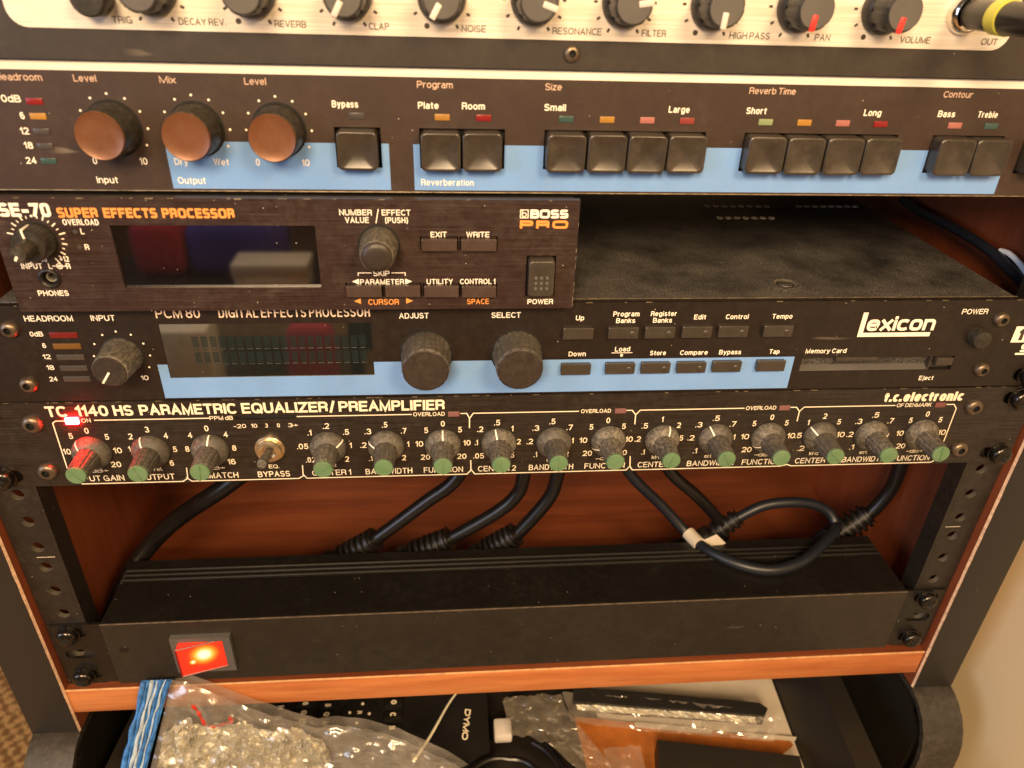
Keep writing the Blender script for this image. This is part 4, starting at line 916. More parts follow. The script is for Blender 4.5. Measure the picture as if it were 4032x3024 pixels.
g = G(); g.box(184.2, 192.2, -0.9, 2.1, 56.6, 60.4, 0.3); part('eject_button', g, 'small_key', cs)
g = G(); g.lathe([(4.6, 0), (4.5, -3.4), (3.9, -4.6), (2.2, -5.2), (0, -5.4)], 32, flute=lambda a, k: 1 + 0.012 * math.cos(a * 16)); part('power_button', g, 'knob_black', fx, (199.6, 0, 71.0))
ssm = socket_screw_mesh(3.5, 2.6)
for x, z in ((-208.9, 78.7), (-208.9, 53.4), (207.7, 79.5), (207.9, 54.0)): part('panel_screw', ssm, None, fx, (x, 0, z))
rsm = cross_screw_mesh()
for x, z in ((-232.6, 50.8), (-232.6, 82.55), (232.6, 50.8), (232.6, 82.55)): part('rack_screw', rsm, None, fx, (x, 0, z))

# ------------------------------------------------------------------ parametric equalizer
eq = thing('parametric_equalizer', 'black parametric equalizer with fifteen green capped knobs and lit red lamp', 'equalizer', (0, 0, 0))
mw = (-129.0, -103.6, 33.9, 35.8)
g = G(); g.plate(-241.3, 241.3, 0.4, 44.05, 0, 3, [mw], [(sx * 232.55 - sx * 1.5, z, 3, 3.2) for sx in (-1, 1) for z in (6.35, 38.1)]); part('front_panel', g, 'brushed_black', eq)
g = G(); g.box(-213, 213, 3.2, 150, 1.2, 43.8); part('chassis', g, 'black_steel', eq)
g = G(); g.box(mw[0], mw[1], 1.2, 1.8, mw[2], mw[3]); part('level_meter', g, 'black_hole', eq)
g = G(); random.seed(8); x = -241
while x < 240:
    w = random.uniform(0.5, 4)
    if random.random() < 0.6: g.box(x, x + w, -0.03, 0.4, 44.05 - random.uniform(0.06, 0.22), 44.08)
    x += w + random.uniform(0.5, 8)
part('worn_edge', g, 'worn_edge_metal', eq, smooth=0)['kind'] = 'stuff'
part('title_lettering', text_block('eq_title', -0.06, 2.6), 'ink_cream', eq)
g = text_block('eq_digits', -0.06); text_block('eq_words', -0.06, g=g); text_block('eq_small', -0.06, g=g)
part('lettering', g, 'ink_cream', eq)
g = G()
for q in EQ_LINES: ribbon(g, q, 0.5, -0.04)
part('frame_lines', g, 'ink_cream', eq)
part('brand_logo', text_block('eq_brand', -0.06, 2.4), 'ink_cream', eq)
for colr, x, z in (('dusk', -34.3, 34.8), ('dusk', 41.2, 34.8), ('dusk', 118.5, 34.8), ('mauve', 194.7, 34.8)): lens(eq, x, z, 5.1, 2.6, colr, 0, 0.3)
g = G(); g.box(-2.7, 2.7, -1.1, 0.8, -1.55, 1.55, 0.3); part('on_lamp', g, 'lamp_red', eq, (-196.6, 0, 35.2))
def eq_knob():
    g = G()
    g.lathe([(8.5, 0), (8.5, -0.15), (8.15, -0.2)], 36, mi=1)
    g.lathe([(8.15, -0.2), (8.1, -1.6), (7.6, -2.7), (6.2, -4.0), (5.1, -4.7)], 40)
    g.lathe([(5.1, -4.4), (4.95, -5.0), (4.35, -16.0), (4.2, -16.2)], 88, flute=lambda a, k: 1 - 0.075 * max(0, math.cos(a * 11)) ** 2)
    return g.mesh('knob', ['knob_dusty', 'black_hole'], 28)
ekm = eq_knob()
g = G(); g.lathe([(4.1, 0), (4.15, -0.8), (3.85, -1.25), (0, -1.45)], 36); g.box(-0.28, 0.28, -1.75, -1.2, -3.9, 3.9, 0.1); ecm = g.mesh('knob_cap', 'green_cap', 35)
angs = [-38, -20, 6, 58, -68, 0, -12, 178, -112, 18, -28, -120, -46, 70, 176]
exs = [-192.5, -167.6, -142.2, -90.8, -65.0, -39.4, -13.9, 11.6, 37.1, 62.6, 88.1, 113.7, 139.3, 164.8, 190.1]
for x, a in zip(exs, angs):
    k = part('knob', ekm, None, eq, (x, 0, 18.5))
    c = part('knob_cap', ecm, None, k, (x, -16.2, 18.5)); c.rotation_euler = (0, math.radians(a), 0)
    g = G(); g.add([(-0.33, -1.95, 8.0), (0.33, -1.95, 8.0), (0.33, -2.85, 7.62), (-0.33, -2.85, 7.62), (0.33, -4.75, 5.1), (-0.33, -4.75, 5.1), (-0.33, -0.9, 8.22), (0.33, -0.9, 8.22), (0.33, -4.1, 6.25), (-0.33, -4.1, 6.25)], [(6, 7, 1, 0), (0, 1, 2, 3), (3, 2, 8, 9), (9, 8, 4, 5)])
    p_ = part('pointer', g, 'ink_white', k, (x, 0, 18.5)); p_.rotation_euler = (0, math.radians(a), 0)
tg = G(); tg.lathe([(6.6, 0), (6.6, -1.0), (6.3, -1.3), (5.2, -1.3)], 6 * 6); tg.lathe([(5.6, -1.3), (5.4, -3.2), (4.4, -3.6), (3.2, -3.4), (2.9, -1.5), (0, -1.5)], 36)
ts = part('toggle_switch', tg, 'gold_nut', eq, (-116.4, 0, 18.4))
g = G(); g.lathe([(1.6, 0), (1.7, -2), (2.0, -11), (2.3, -13), (2.0, -14.8), (0, -15.4)], 24)
lv = part('toggle_lever', g, 'knob_dusty', ts, (-116.4, -1.6, 18.4)); lv.rotation_euler = (math.radians(-12), 0, 0)
ssm2 = socket_screw_mesh(4.2, 2.6)
for x, z in ((-213.0, 33.9), (-213.6, 8.9), (211.6, 33.5), (212.9, 9.1)): part('panel_screw', ssm2, None, eq, (x, 0, z))
for x, z in ((-232.9, 6.35), (-232.9, 38.1), (234.2, 6.35), (232.9, 38.1)): part('rack_screw', rsm, None, eq, (x, 0, z))

# ------------------------------------------------------------------ rack power distributor
pw = thing('power_distributor', 'long black steel rack power strip with glowing red rocker switch', 'power strip', (0, 0, -134))
rs = (-179.0, -155.4, -121.5, -100.6)
g = G(); g.plate(-215.5, 217.5, -133.8, -88.9, 0, 1.2, [rs]); part('front_face', g, 'satin_black_steel', pw)
g = G()
prof = [(1.2, -88.9), (28.6, -88.9)]
for k in range(3): y = 28.6 + k * 3.6; prof += [(y, -88.9), (y + 0.3, -90.3), (y + 1.5, -90.3), (y + 1.8, -88.8), (y + 2.1, -88.2), (y + 2.6, -88.0), (y + 3.1, -88.2), (y + 3.4, -88.7)]
prof += [(39.6, -88.9), (46, -88.9), (46, -133.8), (1.2, -133.8)]
n = len(prof)
g.add([(-215.5, y, z) for y, z in prof] + [(217.5, y, z) for y, z in prof], [tuple(range(n)), tuple(range(2 * n - 1, n - 1, -1))] + [(i, i + n, (i + 1) % n + n, (i + 1) % n) for i in range(n)])
part('body', g, 'black_steel', pw, smooth=0)
g = G(); g.box(-215.6, 217.6, -0.12, 0.6, -89.1, -88.75, 0.1); part('folded_edge', g, 'fold_highlight', pw)  # highlight along the fold put into its lighter colour
for sx in (-1, 1):
    a, b = sorted((sx * 241.0, sx * 214.5))
    g = G(); g.plate(a, b, -133.6, -89.6, 1.4, 3.0, (), [(sx * 231.0, z, 4.0, 3.2) for z in (-95.25, -111.1, -127.0)])
    part('mounting_ear', g, 'black_steel', pw, smooth=30)
for x, z in ((-232.4, -95.25), (-232.4, -127.0), (230.6, -95.25), (231.0, -127.0)): part('rack_screw', rsm, None, pw, (x, 1.2, z))
g = G(); g.lathe([(2.4, 0), (2.2, -0.3), (0, -0.4)], 20); part('rivet', g, 'black_steel', pw, (-207.7, 0, -107.5))
g = G(); g.plate(-182.3, -152.0, -123.8, -98.2, -3.0, 0, [(-178.6, -155.9, -121.3, -101.0)]); sw = part('rocker_switch', g, 'grey_cap', pw)
# rocker: pressed in on its right side, so its left end stands proud; local origin at its centre
g = G()
x0, x1, z0, z1 = -11.0, 11.1, -10.0, 9.9
fr = [(x0, -7.4, z0), (x1, -1.4, z0), (x1, -1.4, z1), (x0, -7.4, z1)]
def lerp(a, b, t): return tuple(p + (q - p) * t for p, q in zip(a, b))
N = 24
for i in range(N):
    for j in range(12):
        q = [lerp(lerp(fr[0], fr[1], (i + a) / N), lerp(fr[3], fr[2], (i + a) / N), (j + b) / 12) for a, b in ((0, 0), (1, 0), (1, 1), (0, 1))]
        g.add(q, [(0, 1, 2, 3)])
bk_ = [(x, 2.0, z) for x, y, z in fr]
g.add(fr + bk_, [(0, 3, 7, 4), (3, 2, 6, 7), (2, 1, 5, 6), (1, 0, 4, 5)])
rk = part('rocker', g, 'lit_lens', sw, (-167.25, -0.2, -111.1), 20)
g = G(); e = 0.45
for a, b in ((0, 1), (1, 2), (2, 3), (3, 0)):
    g.tube([Vector(fr[a]) + Vector((0, -0.1, 0)), Vector(fr[b]) + Vector((0, -0.1, 0))], e, 6, 1)
part('lens_rim', g, 'lens_red', rk, (-167.25, -0.2, -111.1))

# ------------------------------------------------------------------ mains leads behind and above the power strip
def boot(g, p0, p1, r, ribs=6):
    """strain relief: a ribbed sleeve from p0 (plug end) to p1 (cable end)"""
    A, B = Vector(p0), Vector(p1); d = (B - A)
    prof = []
    for i in range(ribs):
        t = i / ribs; w = 1.0 / ribs
        prof += [(t, r * 1.42 - 0.28 * r * t), (t + w * 0.46, r * 1.42 - 0.28 * r * t), (t + w * 0.50, r * 0.88), (t + w * 0.96, r * 0.88)]
    prof.append((1.0, r * 1.2))
    z = d.normalized(); x = z.orthogonal().normalized(); y = z.cross(x); n = 16; vs = []
    for t, rr in prof:
        for k in range(n):
            a = 2 * math.pi * k / n; vs.append(A + d * t + x * rr * math.cos(a) + y * rr * math.sin(a))
    m = len(prof)
    g.add(vs, [(i * n + k, i * n + (k + 1) % n, (i + 1) * n + (k + 1) % n, (i + 1) * n + k) for i in range(m - 1) for k in range(n)] + [tuple(range((m - 1) * n, m * n))])
GP = 'mains leads behind the power strip'
def mains_lead(label, path, b0, b1, body, r=4.1):
    t = thing('mains_lead', label, 'power cable', path[-1], GP)
    g = G(); g.tube(path, r, 14, 10); part('cable', g, 'cable_black', t)
    g = G(); boot(g, b0, b1, r * 1.55); part('strain_relief', g, 'rubber_black', t)
    g = G()
    A = Vector(b0)
    g.tube([A + Vector(q) for q in body], lambda u: 8.5 - 2.0 * u, 14, 5)
    g.tube([A + Vector((-19, 0, -9)), A + Vector((-12, -1, 0)), A + Vector((-7.5, -1, 6.5))], lambda u: 3.2 - 0.9 * u, 10, 4)
    part('plug', g, 'rubber_black', t)
mains_lead('mains lead with ribbed strain relief, furthest left of three plugs side by side',
    [(-20, 62, -20), (-32.9, 58, -46), (-51, 58, -62.8), (-77.8, 58, -86.6), (-84, 58, -91.5)], (-101, 58, -104.5), (-81, 58, -89.2), [(0, 0, 0), (-8, -1, -8), (-12, -3, -20)])
mains_lead('mains lead bending upwards, its plug the middle one of three side by side',
    [(9, 62, -18), (5.5, 58, -45.5), (2.5, 58, -58), (-8.6, 58, -71), (-34.7, 58, -89.5), (-41, 58, -92.8)], (-58, 58, -102.5), (-37, 58, -90.6), [(0, 0, 0), (-8, -1, -7), (-12, -3, -19)])
mains_lead('mains lead rising steeply with a bright glint, rightmost of three plugs side by side',
    [(29, 62, -18), (25, 58, -45.7), (20.8, 58, -62.6), (5.3, 58, -86.2), (0, 58, -91.5)], (-14.5, 58, -103), (2.5, 58, -88.8), [(0, 0, 0), (-8, -1, -7), (-12, -3, -19)])
mains_lead('mains lead with long ribbed plug beside the right cabinet wall',
    [(236, 66, -20), (235.2, 62, -51), (234, 62, -67), (228.5, 62, -81), (222, 62, -89)], (208, 62, -103), (225.5, 62, -84.8), [(0, 0, 0), (-10, -2, -5), (-22, -4, -10)], 4.3)
for q in ((-20.4, 58, -97), (-63.3, 58, -96), (-105, 58, -97.5)): pass
# looped lead with the white tag
lp = thing('looped_lead', 'thin black mains lead looped over the power strip with a white paper tag', 'power cable', (140, 20, -86))
g = G(); g.tube([(56, 66, -26), (68.4, 60, -47.7), (90.3, 60, -72), (105, 54, -87), (109.5, 44, -87.5), (117, 32, -86.0), (129, 22, -85.6), (145, 17.3, -85.6), (163.7, 22.0, -85.0), (181, 33, -83.0), (194, 44, -82.0), (199.5, 52, -85), (196, 58, -79.5), (186, 60, -74.5), (171, 60, -72.3), (154, 60, -74.5), (139, 60, -84.0), (133.5, 60, -88.5)], 3.2, 14, 8)
part('cable', g, 'cable_navy', lp)
g = G(); boot(g, (124, 60, -97.5), (140, 60, -82.8), 5.0, 5); g.tube([(124, 60, -97.5), (112, 59, -104), (98, 58, -110)], 7.0, 14, 4); part('plug', g, 'rubber_black', lp)
g = G(); g.tube([(106.6, 51.8, -86.9), (108.2, 48, -87.3), (110.6, 42, -87.3)], 4.1, 16, 4); part('tag_sleeve', g, 'paper_white', lp)
g = G(); g.v = []; g.add([(110.6, 42.6, -86.2), (120.2, 42.6, -80.6), (127.2, 43, -88.2), (117.0, 42.0, -92.6), (110.6, 43.0, -86.2), (120.2, 43.0, -80.6), (127.2, 43.4, -88.2), (117.0, 42.4, -92.6)], [(3, 2, 1, 0), (4, 5, 6, 7), (0, 1, 5, 4), (1, 2, 6, 5), (2, 3, 7, 6), (3, 0, 4, 7)])
part('tag_flag', g, 'paper_white', lp)
g = G(); g.tube([(78, 66, -28), (93.5, 60, -48.5), (110.4, 60, -64.7), (125.3, 60, -81.5), (134, 62, -98), (138, 70, -130)], 3.6, 12, 8)
solo('straight_lead', g, 'cable_black', 'black cable running down behind the looped lead', 'cable', (0, 0, 0))
g = G(); g.tube([(-120, 66, -18), (-140, 64, -33), (-162.4, 60, -49.6), (-191, 62, -71.5), (-211, 60, -90.5), (-225, 48, -108), (-231, 30, -126), (-233, 20, -136)], 5.2, 14, 8)
solo('thick_lead', g, 'cable_black', 'thick black cable curving down the left side of the power strip', 'cable', (0, 0, 0))
g = G(); b = [(236.5, 140, 92), (236.5, 119.7, 90.4), (236.5, 103, 91.2), (236.5, 81, 91.6), (236.5, 56, 90.4), (236.5, 40, 87.3), (236.5, 26, 83.8), (236.5, 12, 79)]
tc_ = thing('sleeved_cable', 'dark cable with pale white wire by the wood wall right of the top cover', 'cable', (236.5, 60, 90))
g.tube(b, 2.7, 12, 8); part('cable', g, 'cable_navy', tc_)
g = G(); g.tube([(238.5, 52, 92.0), (238.8, 46, 92.6), (239, 38, 90.9), (238.6, 28, 87.4), (238, 14, 82)], 1.35, 10, 8); part('wire', g, 'white_sleeve', tc_)

# ------------------------------------------------------------------ lower compartment of the cabinet and the tray of odds and ends
for sx in (-1, 1):
    a, b = sorted((sx * 246, sx * 267)); g = G(); g.box(a, b, 30.1, 330, -640, -169.2); g.box(a, b, -17.5, 30.0, -640, -187); g.box(a, b, -5.5, 30.0, -186.9, -175); part('lower_side', g, 'tray_plastic', cab)
g = G(); g.box(-246, 246, 300, 312, -640, -170); g.box(-245.8, 245.8, -20, 299.8, -262, -250); part('lower_compartment', g, 'tray_plastic', cab)
g = G()
def tray_strip(pts_l, pts_r):
    """inner wall and rim of one long side, from front (y = -110) to back (y = 150)"""
    for P in (pts_l, pts_r):
        vs = [(x + 0.08 * (y - 19), y, z) for x, z in P for y in (-110, 150)]
        g.add(vs, [(2 * i, 2 * i + 1, 2 * i + 3, 2 * i + 2) for i in range(len(P) - 1)])
tray_strip([(-205, -231), (-214, -190), (-230, -190), (-230, -249)], [(188, -231), (200.4, -191), (200.8, -190), (216, -190), (216.4, -191), (216.4, -249)])
vs = [(-205 + 0.08 * -129, -110, -231), (188 + 0.08 * -129, -110, -231), (188 + 0.08 * 131, 150, -231), (-205 + 0.08 * 131, 150, -231)]
g.add(vs, [(0, 1, 2, 3)])
g.box(-225, 222, 150, 153, -249, -190); g.box(-242, 206.5, -113.5, -110.1, -249, -200)
solo('storage_tray', g, 'tray_plastic', 'black plastic tray under the shelf holding odds and ends', 'tray', smooth=30)

# labelling machine lying in the tray
lm = thing('label_maker', 'black hand-held label maker with white lettered keys, lying left in the tray', 'label maker', (-95, 10, -230))
g = G(); g.poly([(-180, -229.5), (-16, -229.5), (-14.5, -212), (-37, -208.5), (-61, -211), (-80, -209), (-180, -209)], -60, 70); part('body', g, 'label_maker_black', lm, smooth=20)
def flat_letter(parent, s, x, y, z, size, name='key_letter', bold=0.2):
    g = G(); write(g, s, -size * 0.4 * max(1, len(s) * 0.9), size * 0.4 * max(1, len(s) * 0.9), -size / 2, size, 0, bold, natural=len(s) == 1)
    # turned to lie on the key and read from the right-hand side
    g.v = [(vz, -vx, -vy) for vx, vy, vz in g.v]
    return part(name, g, 'ink_cream', parent, (x, y, z))
keys = {-146: (('5', 42), ('H', 34.5), ('G', 27)), -131: (('6', 36.5), ('Q', 30), ('U', 24)), -116.6: (('5', 34.5), ('Q', 28), ('M', 21.5)), -74.8: (('O', 34.2), ('C', 25.3), ('B', 15.8))}
kmesh = G(); kmesh.box(-5.6, 5.6, -2.7, 2.7, -1, 1.6, 0.5); kmesh = kmesh.mesh('key', 'label_maker_black', 35)
for x, L in keys.items():
    for s, y in L:
        k = part('key', kmesh, None, lm, (x, y, -208.6)); flat_letter(k, s, x, y, -206.9, 3.7, bold=0.26)
g = G(); g.lathe([(11.5, 0.0), (11.5, -1.4), (10.5, -1.8), (0, -1.8)], 40, axis='z'); pad = part('cursor_pad', g, 'label_maker_black', lm, (-96, 27.8, -208.9))
flat_letter(pad, 'R', -96, 28, -206.95, 3.0)
for x, y in ((-94.6, 34.4), (-102.2, 28.4), (-89.8, 26.9), (-97.1, 20.8)):
    g = G(); g.lathe([(1.0, 0), (0.8, -0.25), (0, -0.3)], 12, axis='z'); part('cursor_dot', g, 'ink_cream', pad, (x, y, -207.1))
g = G(); write(g, 'DYMO', -10.9, 10.9, -1.9, 3.8, 0, 0.22); g.v = [(vz, -vx, -vy) for vx, vy, vz in g.v]
g.v = [(x * math.cos(-0.13) - y * math.sin(-0.13), x * math.sin(-0.13) + y * math.cos(-0.13), z) for x, y, z in g.v]
lo = part('brand_logo', g, 'ink_cream', lm, (-28.6, 16.0, -207.6)); lo.rotation_euler = (0, math.radians(8), 0)

def crumple(rows, amp, freq, seed, cols=None):
    """grid of points (rows of equal length) pushed about by ridged noise"""
    g = G(); n = len(rows[0]); vs = []
    for i, r in enumerate(rows):
        for j, q in enumerate(r):
            p_ = Vector(q); k = p_ * freq + Vector((seed, seed * 1.7, 0))
            d = (abs(noise.noise(k)) * 1.6 + 0.7 * abs(noise.noise(k * 2.3)) + 0.4 * noise.noise(k * 5.0)) - 0.55
            vs.append(p_ + Vector((0.25 * d * amp, -d * amp, 0.55 * d * amp)))
    g.add(vs, [(i * n + j, i * n + j + 1, (i + 1) * n + j + 1, (i + 1) * n + j) for i in range(len(rows) - 1) for j in range(n - 1)])
    return g
def along(P, t):
    """point at parameter t (0..1) of a polyline"""
    P = [Vector(q) for q in P]; L = [0]
    for a, b in zip(P, P[1:]): L.append(L[-1] + (b - a).length)
    s = t * L[-1]
    for i in range(len(P) - 1):
        if s <= L[i + 1] or i == len(P) - 2: return P[i].lerp(P[i + 1], (s - L[i]) / max(1e-6, L[i + 1] - L[i]))
def span(A, B, n, m):
    return [[along(A, i / n).lerp(along(B, i / n), j / m) for j in range(m + 1)] for i in range(n + 1)]

# zip bag leaning on the shelf edge, crumpled foil pouch inside
zb = thing('zip_bag', 'clear zip bag with blue zip strip hanging in front of the shelf edge', 'plastic bag', (-130, -20, -225))
zo = [(-200.3, -5.4, -126.3), (-204.8, -8.8, -141.0), (-218.3, -18.8, -180.7), (-229, -26, -214)]
zi = [(-185.5, -5.4, -126.6), (-192.2, -9.2, -142.9), (-205.7, -19.0, -181.5), (-216, -26.5, -214)]
top = [(-185.5, -5.0, -126.6), (-177.7, -5.6, -129.0), (-165.5, -7.4, -135.9), (-151.9, -9.4, -144.2), (-128.3, -12.1, -155.0), (-111.6, -13.7, -161.3), (-102.5, -13.5, -160.3), (-86.0, -14.3, -163.5), (-67.4, -16.1, -170.7), (-52.2, -18.5, -180.3), (-37.8, -20.8, -189.4), (-28, -22, -200)]
bot = [(-214, -28, -214), (-190, -30, -216), (-150, -31, -218), (-110, -31, -218), (-70, -30, -216), (-28, -24, -206)]
part('film', crumple(span(top, bot, 90, 60), 2.6, 0.075, 3.0), 'bag_film', zb, smooth=60)
part('film', crumple(span([(x, y + 6, z) for x, y, z in top], [(x, y + 12, z) for x, y, z in bot], 50, 30), 1.2, 0.07, 9.0), 'bag_film', zb, smooth=60)
for t, r, m in ((0.02, 1.5, 'zip_blue'), (0.18, 0.9, 'zip_blue'), (0.33, 1.2, 'zip_pale'), (0.50, 0.7, 'zip_pale'), (0.62, 1.0, 'zip_blue'), (0.76, 0.6, 'zip_pale'), (0.90, 0.9, 'zip_blue')):
    g = G(); pts = [along(zo, k / 12).lerp(along(zi, k / 12), t) + Vector((0.35 * math.sin(k * 2.7 + t * 11), -0.5 * math.sin(k * 1.9 + t * 7), 0.4 * math.sin(k * 2.3 + t * 9))) for k in range(13)]
    g.tube(pts, lambda u, r=r, t=t: r * (0.8 + 0.35 * math.sin(u * 19 + t * 23) * math.sin(u * 7 + t)), 8, 5); part('zip_ridge', g, m, zb)
g = crumple(span(zo, zi, 30, 10), 0.5, 0.2, 5.0); g.v = [(x, y + 0.6, z) for x, y, z in g.v]; part('zip_band', g, 'zip_blue', zb, smooth=60)
ft = [(-196, -11.5, -163), (-188, -10.5, -155.5), (-180.3, -10.0, -152.5), (-172.6, -10.7, -157.0), (-153.0, -10.9, -155.8), (-143.5, -12.1, -160.5), (-127.0, -12.5, -162.0), (-116.8, -14.2, -166.8), (-110.5, -15.0, -172), (-106.5, -17.5, -182)]
fb = [(-208, -25, -214), (-190, -26, -215), (-150, -27, -217), (-105, -26, -215)]
g = G(); rows = span(ft, fb, 130, 90); vs = []
for r in rows:
    for q in r:
        k = Vector(q); d = 0.0
        for f, a_ in ((0.06, 10.0), (0.15, 6.5), (0.36, 2.2)):       # creased facets: each Voronoi cell tilts its own way
            kk = k * f + Vector((noise.noise(k * 0.2), 0, noise.noise(k * 0.21 + Vector((9, 0, 0)))))
            c_ = noise.voronoi(kk)[1][0]; h_ = noise.cell_vector(c_ * 7.31) - Vector((0.5, 0.5, 0.5))
            d += a_ * h_.dot(kk - c_)
        vs.append(k + Vector((0.2 * d, -d + 0.6, 0.45 * d - 0.6)))
g.add(vs, [(i * 91 + j, i * 91 + j + 1, (i + 1) * 91 + j + 1, (i + 1) * 91 + j) for i in range(130) for j in range(90)])
fp = solo('foil_pouch', g, 'foil', 'crumpled pale gold foil pouch inside the clear zip bag', 'foil pouch', (0, 0, 0), smooth=50)
g = G()
g.tube([(-176.6, -10.0, -141.5), (-174.6, -10.4, -145.5), (-173.6, -11.0, -148.5), (-172.4, -11.8, -153.0), (-170.4, -12.3, -156.6), (-166.5, -12.6, -157.0), (-162.5, -12.5, -155.6), (-159.0, -12.4, -154.6), (-156.2, -12.2, -152.8), (-158.2, -12.0, -150.6)], lambda u: 0.75 + 0.35 * math.sin(u * 40), 8, 5)
solo('red_cord', g, 'red_print', 'twisted red cord seen through the upper part of the zip bag', 'cord')
g = G(); g.tube([(-33, 34, -198), (-40, 22, -196), (-50, -2, -190), (-59.5, -21.0, -185.5)], lambda u: 0.55 + 0.45 * u, 10, 5)
solo('thin_straw', g, 'straw_white', 'thin pale straw slanting up between the zip bag and label maker', 'straw')

# middle and right of the tray
g = G(); g.box(-11, 0.5, 11, 24, -222, -214, 1.5); solo('white_clip', g, 'white_plastic', 'small white plastic block beside the clear bag', 'plastic clip', smooth=30)
g = crumple(span([(-4, 36, -211), (-1.5, 8, -208), (19, 1, -206), (36, -17, -206), (58, -52, -210)], [(36, 37, -212), (37, 23, -210), (58, -15, -210), (66, -28, -211), (84, -58, -212)], 70, 40), 5.5, 0.07, 33.0)
solo('clear_bag', g, 'clear_film', 'crumpled clear plastic bag in the middle of the tray', 'plastic bag', smooth=50)
g = G(); g.tube([(3, 44, -219), (10, 26, -218), (24, 2, -217), (40, -26, -217)], 2.6, 10, 5); solo('dark_pen', g, 'cable_black', 'dark stick lying under the crumpled clear bag', 'stick')
pts = []
for k in range(44):
    a = math.radians(60 - k * 15); t = min(1.0, max(0.0, (k - 14) / 8.0)); r = 31 - 12.0 * t
    pts.append((-4 + 0.5 * t + r * math.cos(a), -27 + r * math.sin(a), -206.0 - 2.2 * t + 0.8 * math.sin(k * 0.5)))
g = G(); g.tube(pts, 1.9, 10, 3); solo('coiled_cable', g, 'cable_black', 'coil of thin dark cable at the front of the tray', 'cable')
g = G(); g.poly([(0, 0), (1, 0), (1, 1), (0, 1)], 0, 1)
def slab(name, pts, z0, z1, m, *a, **k):
    g = G(); n = len(pts); g.add([(x, y, z1) for x, y in pts] + [(x, y, z0) for x, y in pts], [tuple(range(n)), tuple(range(2 * n - 1, n - 1, -1))] + [(i, i + n, (i + 1) % n + n, (i + 1) % n) for i in range(n)])
    return g
g = slab('', [(60, 70), (190, 54), (181, -70), (60, -50)], -230.6, -229.6, None); solo('paper_sheet', g, 'paper_white', 'white paper sheet lying flat at the right side of the tray', 'paper')
g = slab('', [(44, 31), (60, 28.5), (182.2, 5.8), (183.6, 2.2), (174.4, -3.2), (165, -50), (48, -30)], -229.3, -227.2, None); ev = solo('orange_envelope', g, 'envelope_orange', 'orange card envelope under the clear packet and black case', 'envelope')
g = slab('', [(83.7, 24.6), (134.3, 16.1), (132.1, 12.9), (82.9, 21.0)], -227.1, -226.8, None); part('white_border', g, 'paper_white', ev)
g = slab('', [(153.1, 12.6), (173.9, 9.4), (188, 7.2), (186, 4.6), (182.8, 5.0), (156.5, 9.0)], -227.1, -226.8, None); part('white_border', g, 'paper_white', ev)
bp = thing('sealed_packet', 'long clear packet with a black bar, lying across the orange envelope', 'packet', (125, 20, -226))
g = crumple(span([(36, 40, -213), (85, 32.5, -212), (130, 24.5, -212), (180, 14.5, -213)], [(40, 22, -219), (80, 13.5, -219), (125, 6.5, -219), (168, -0.5, -219)], 50, 14), 1.6, 0.13, 45.0); part('film', g, 'clear_film', bp, smooth=50)
g = slab('', [(44, 43), (85, 37), (166, 23.5), (170, 19), (166, 14.0), (80, 26), (42, 32)], -222, -212.2, None); part('bar', g, 'blister_black', bp)
g = crumple(span([(44, 31, -214.0), (100, 23.5, -214.0), (160, 14.5, -214)], [(45, 28, -216), (100, 20, -216), (160, 11, -216)], 60, 4), 1.4, 0.4, 51.0); part('glossy_seam', g, 'foil', bp, smooth=0)
g = slab('', [(91, 1.0), (177, -15.2), (166, -72), (80, -56)], -229.4, -212.0, None); solo('black_case', g, 'tray_plastic', 'flat black case at the front right of the tray', 'case')
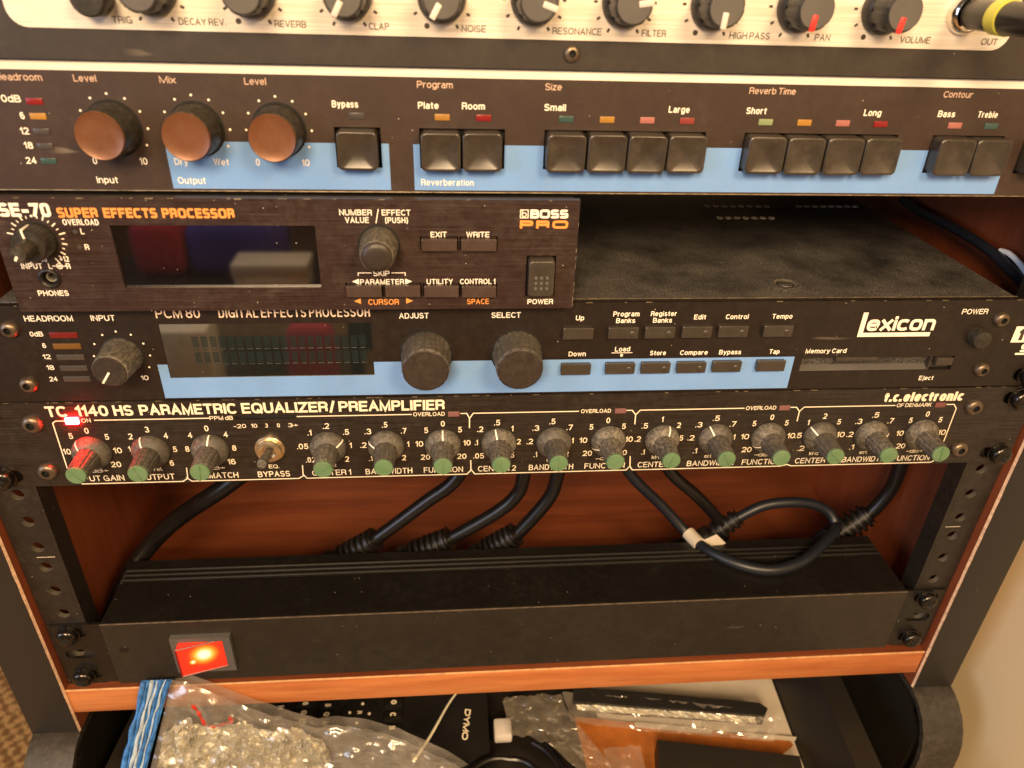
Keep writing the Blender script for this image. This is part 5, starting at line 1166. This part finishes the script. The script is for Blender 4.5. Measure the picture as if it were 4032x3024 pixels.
g = crumple(span([(56, -3.5, -212), (57, -24, -213), (58, -40, -214)], [(79, -1.5, -212), (80, -22, -213), (82, -42, -214)], 16, 12), 3.0, 0.12, 60.0); solo('small_bag', g, 'clear_film', 'small clear bag tucked against the left end of the black case', 'plastic bag', smooth=50)

# ------------------------------------------------------------------ seat, pads and boxes added out of view for the glossy displays to mirror
bn = thing('reflected_bench', 'low dark seat added opposite the rack to be mirrored in the glossy displays', 'reflected_bench', (-480, -1250, -650))
g = G(); g.box(-760, -220, -1400, -1160, -425, -408, 2); part('seat', g, 'tray_plastic', bn)
for x in (-745, -235):
    for y in (-1385, -1175): g = G(); g.box(x - 14, x + 14, y - 14, y + 14, -650, -425.1); part('leg', g, 'tray_plastic', bn)
def reflected_cushion(name, x0, x1, y0, y1, z0, z1, m, label):
    g = G(); bm = bmesh.new(); bmesh.ops.create_uvsphere(bm, u_segments=28, v_segments=18, radius=1.0)
    for v in bm.verts:
        c = v.co; c = Vector([math.copysign(abs(q) ** 0.45, q) for q in c])
        v.co = ((x0 + x1) / 2 + c.x * (x1 - x0) / 2, (y0 + y1) / 2 + c.y * (y1 - y0) / 2, (z0 + z1) / 2 + c.z * (z1 - z0) / 2)
    g.bm(bm); return solo(name, g, m, label, 'reflected_cushion', (0, 0, 0), smooth=60)
reflected_cushion('reflected_cushion', -580, -372, -1330, -1250, -407, -285, 'blue_cloth', 'dark blue pad added at the back of the seat for display reflections')
reflected_cushion('reflected_cushion', -690, -584, -1330, -1250, -407, -282, 'red_cloth', 'red pad added beside the blue one for display reflections')
reflected_cushion('reflected_cushion', -372, -268, -1150, -1095, -649, -455, 'red_cloth', 'red pad added on the floor in front of the seat for display reflections')
cb = thing('reflected_carton', 'pale lidded box added on the seat for display reflections', 'box', (-392, -1200, -408))
g = G(); g.box(-465, -320, -1240, -1170, -407.5, -370, 1); part('box_body', g, 'reflected_carton', cb)
g = G(); g.box(-468, -317, -1243, -1167, -369.9, -345, 1); part('box_lid', g, 'paper_white', cb)
g = G(); g.box(-640, -512, -1150, -1070, -649.5, -450, 2); solo('box', g, 'reflected_carton', 'plain pale box added on the floor left of the red pad for display reflections', 'box')
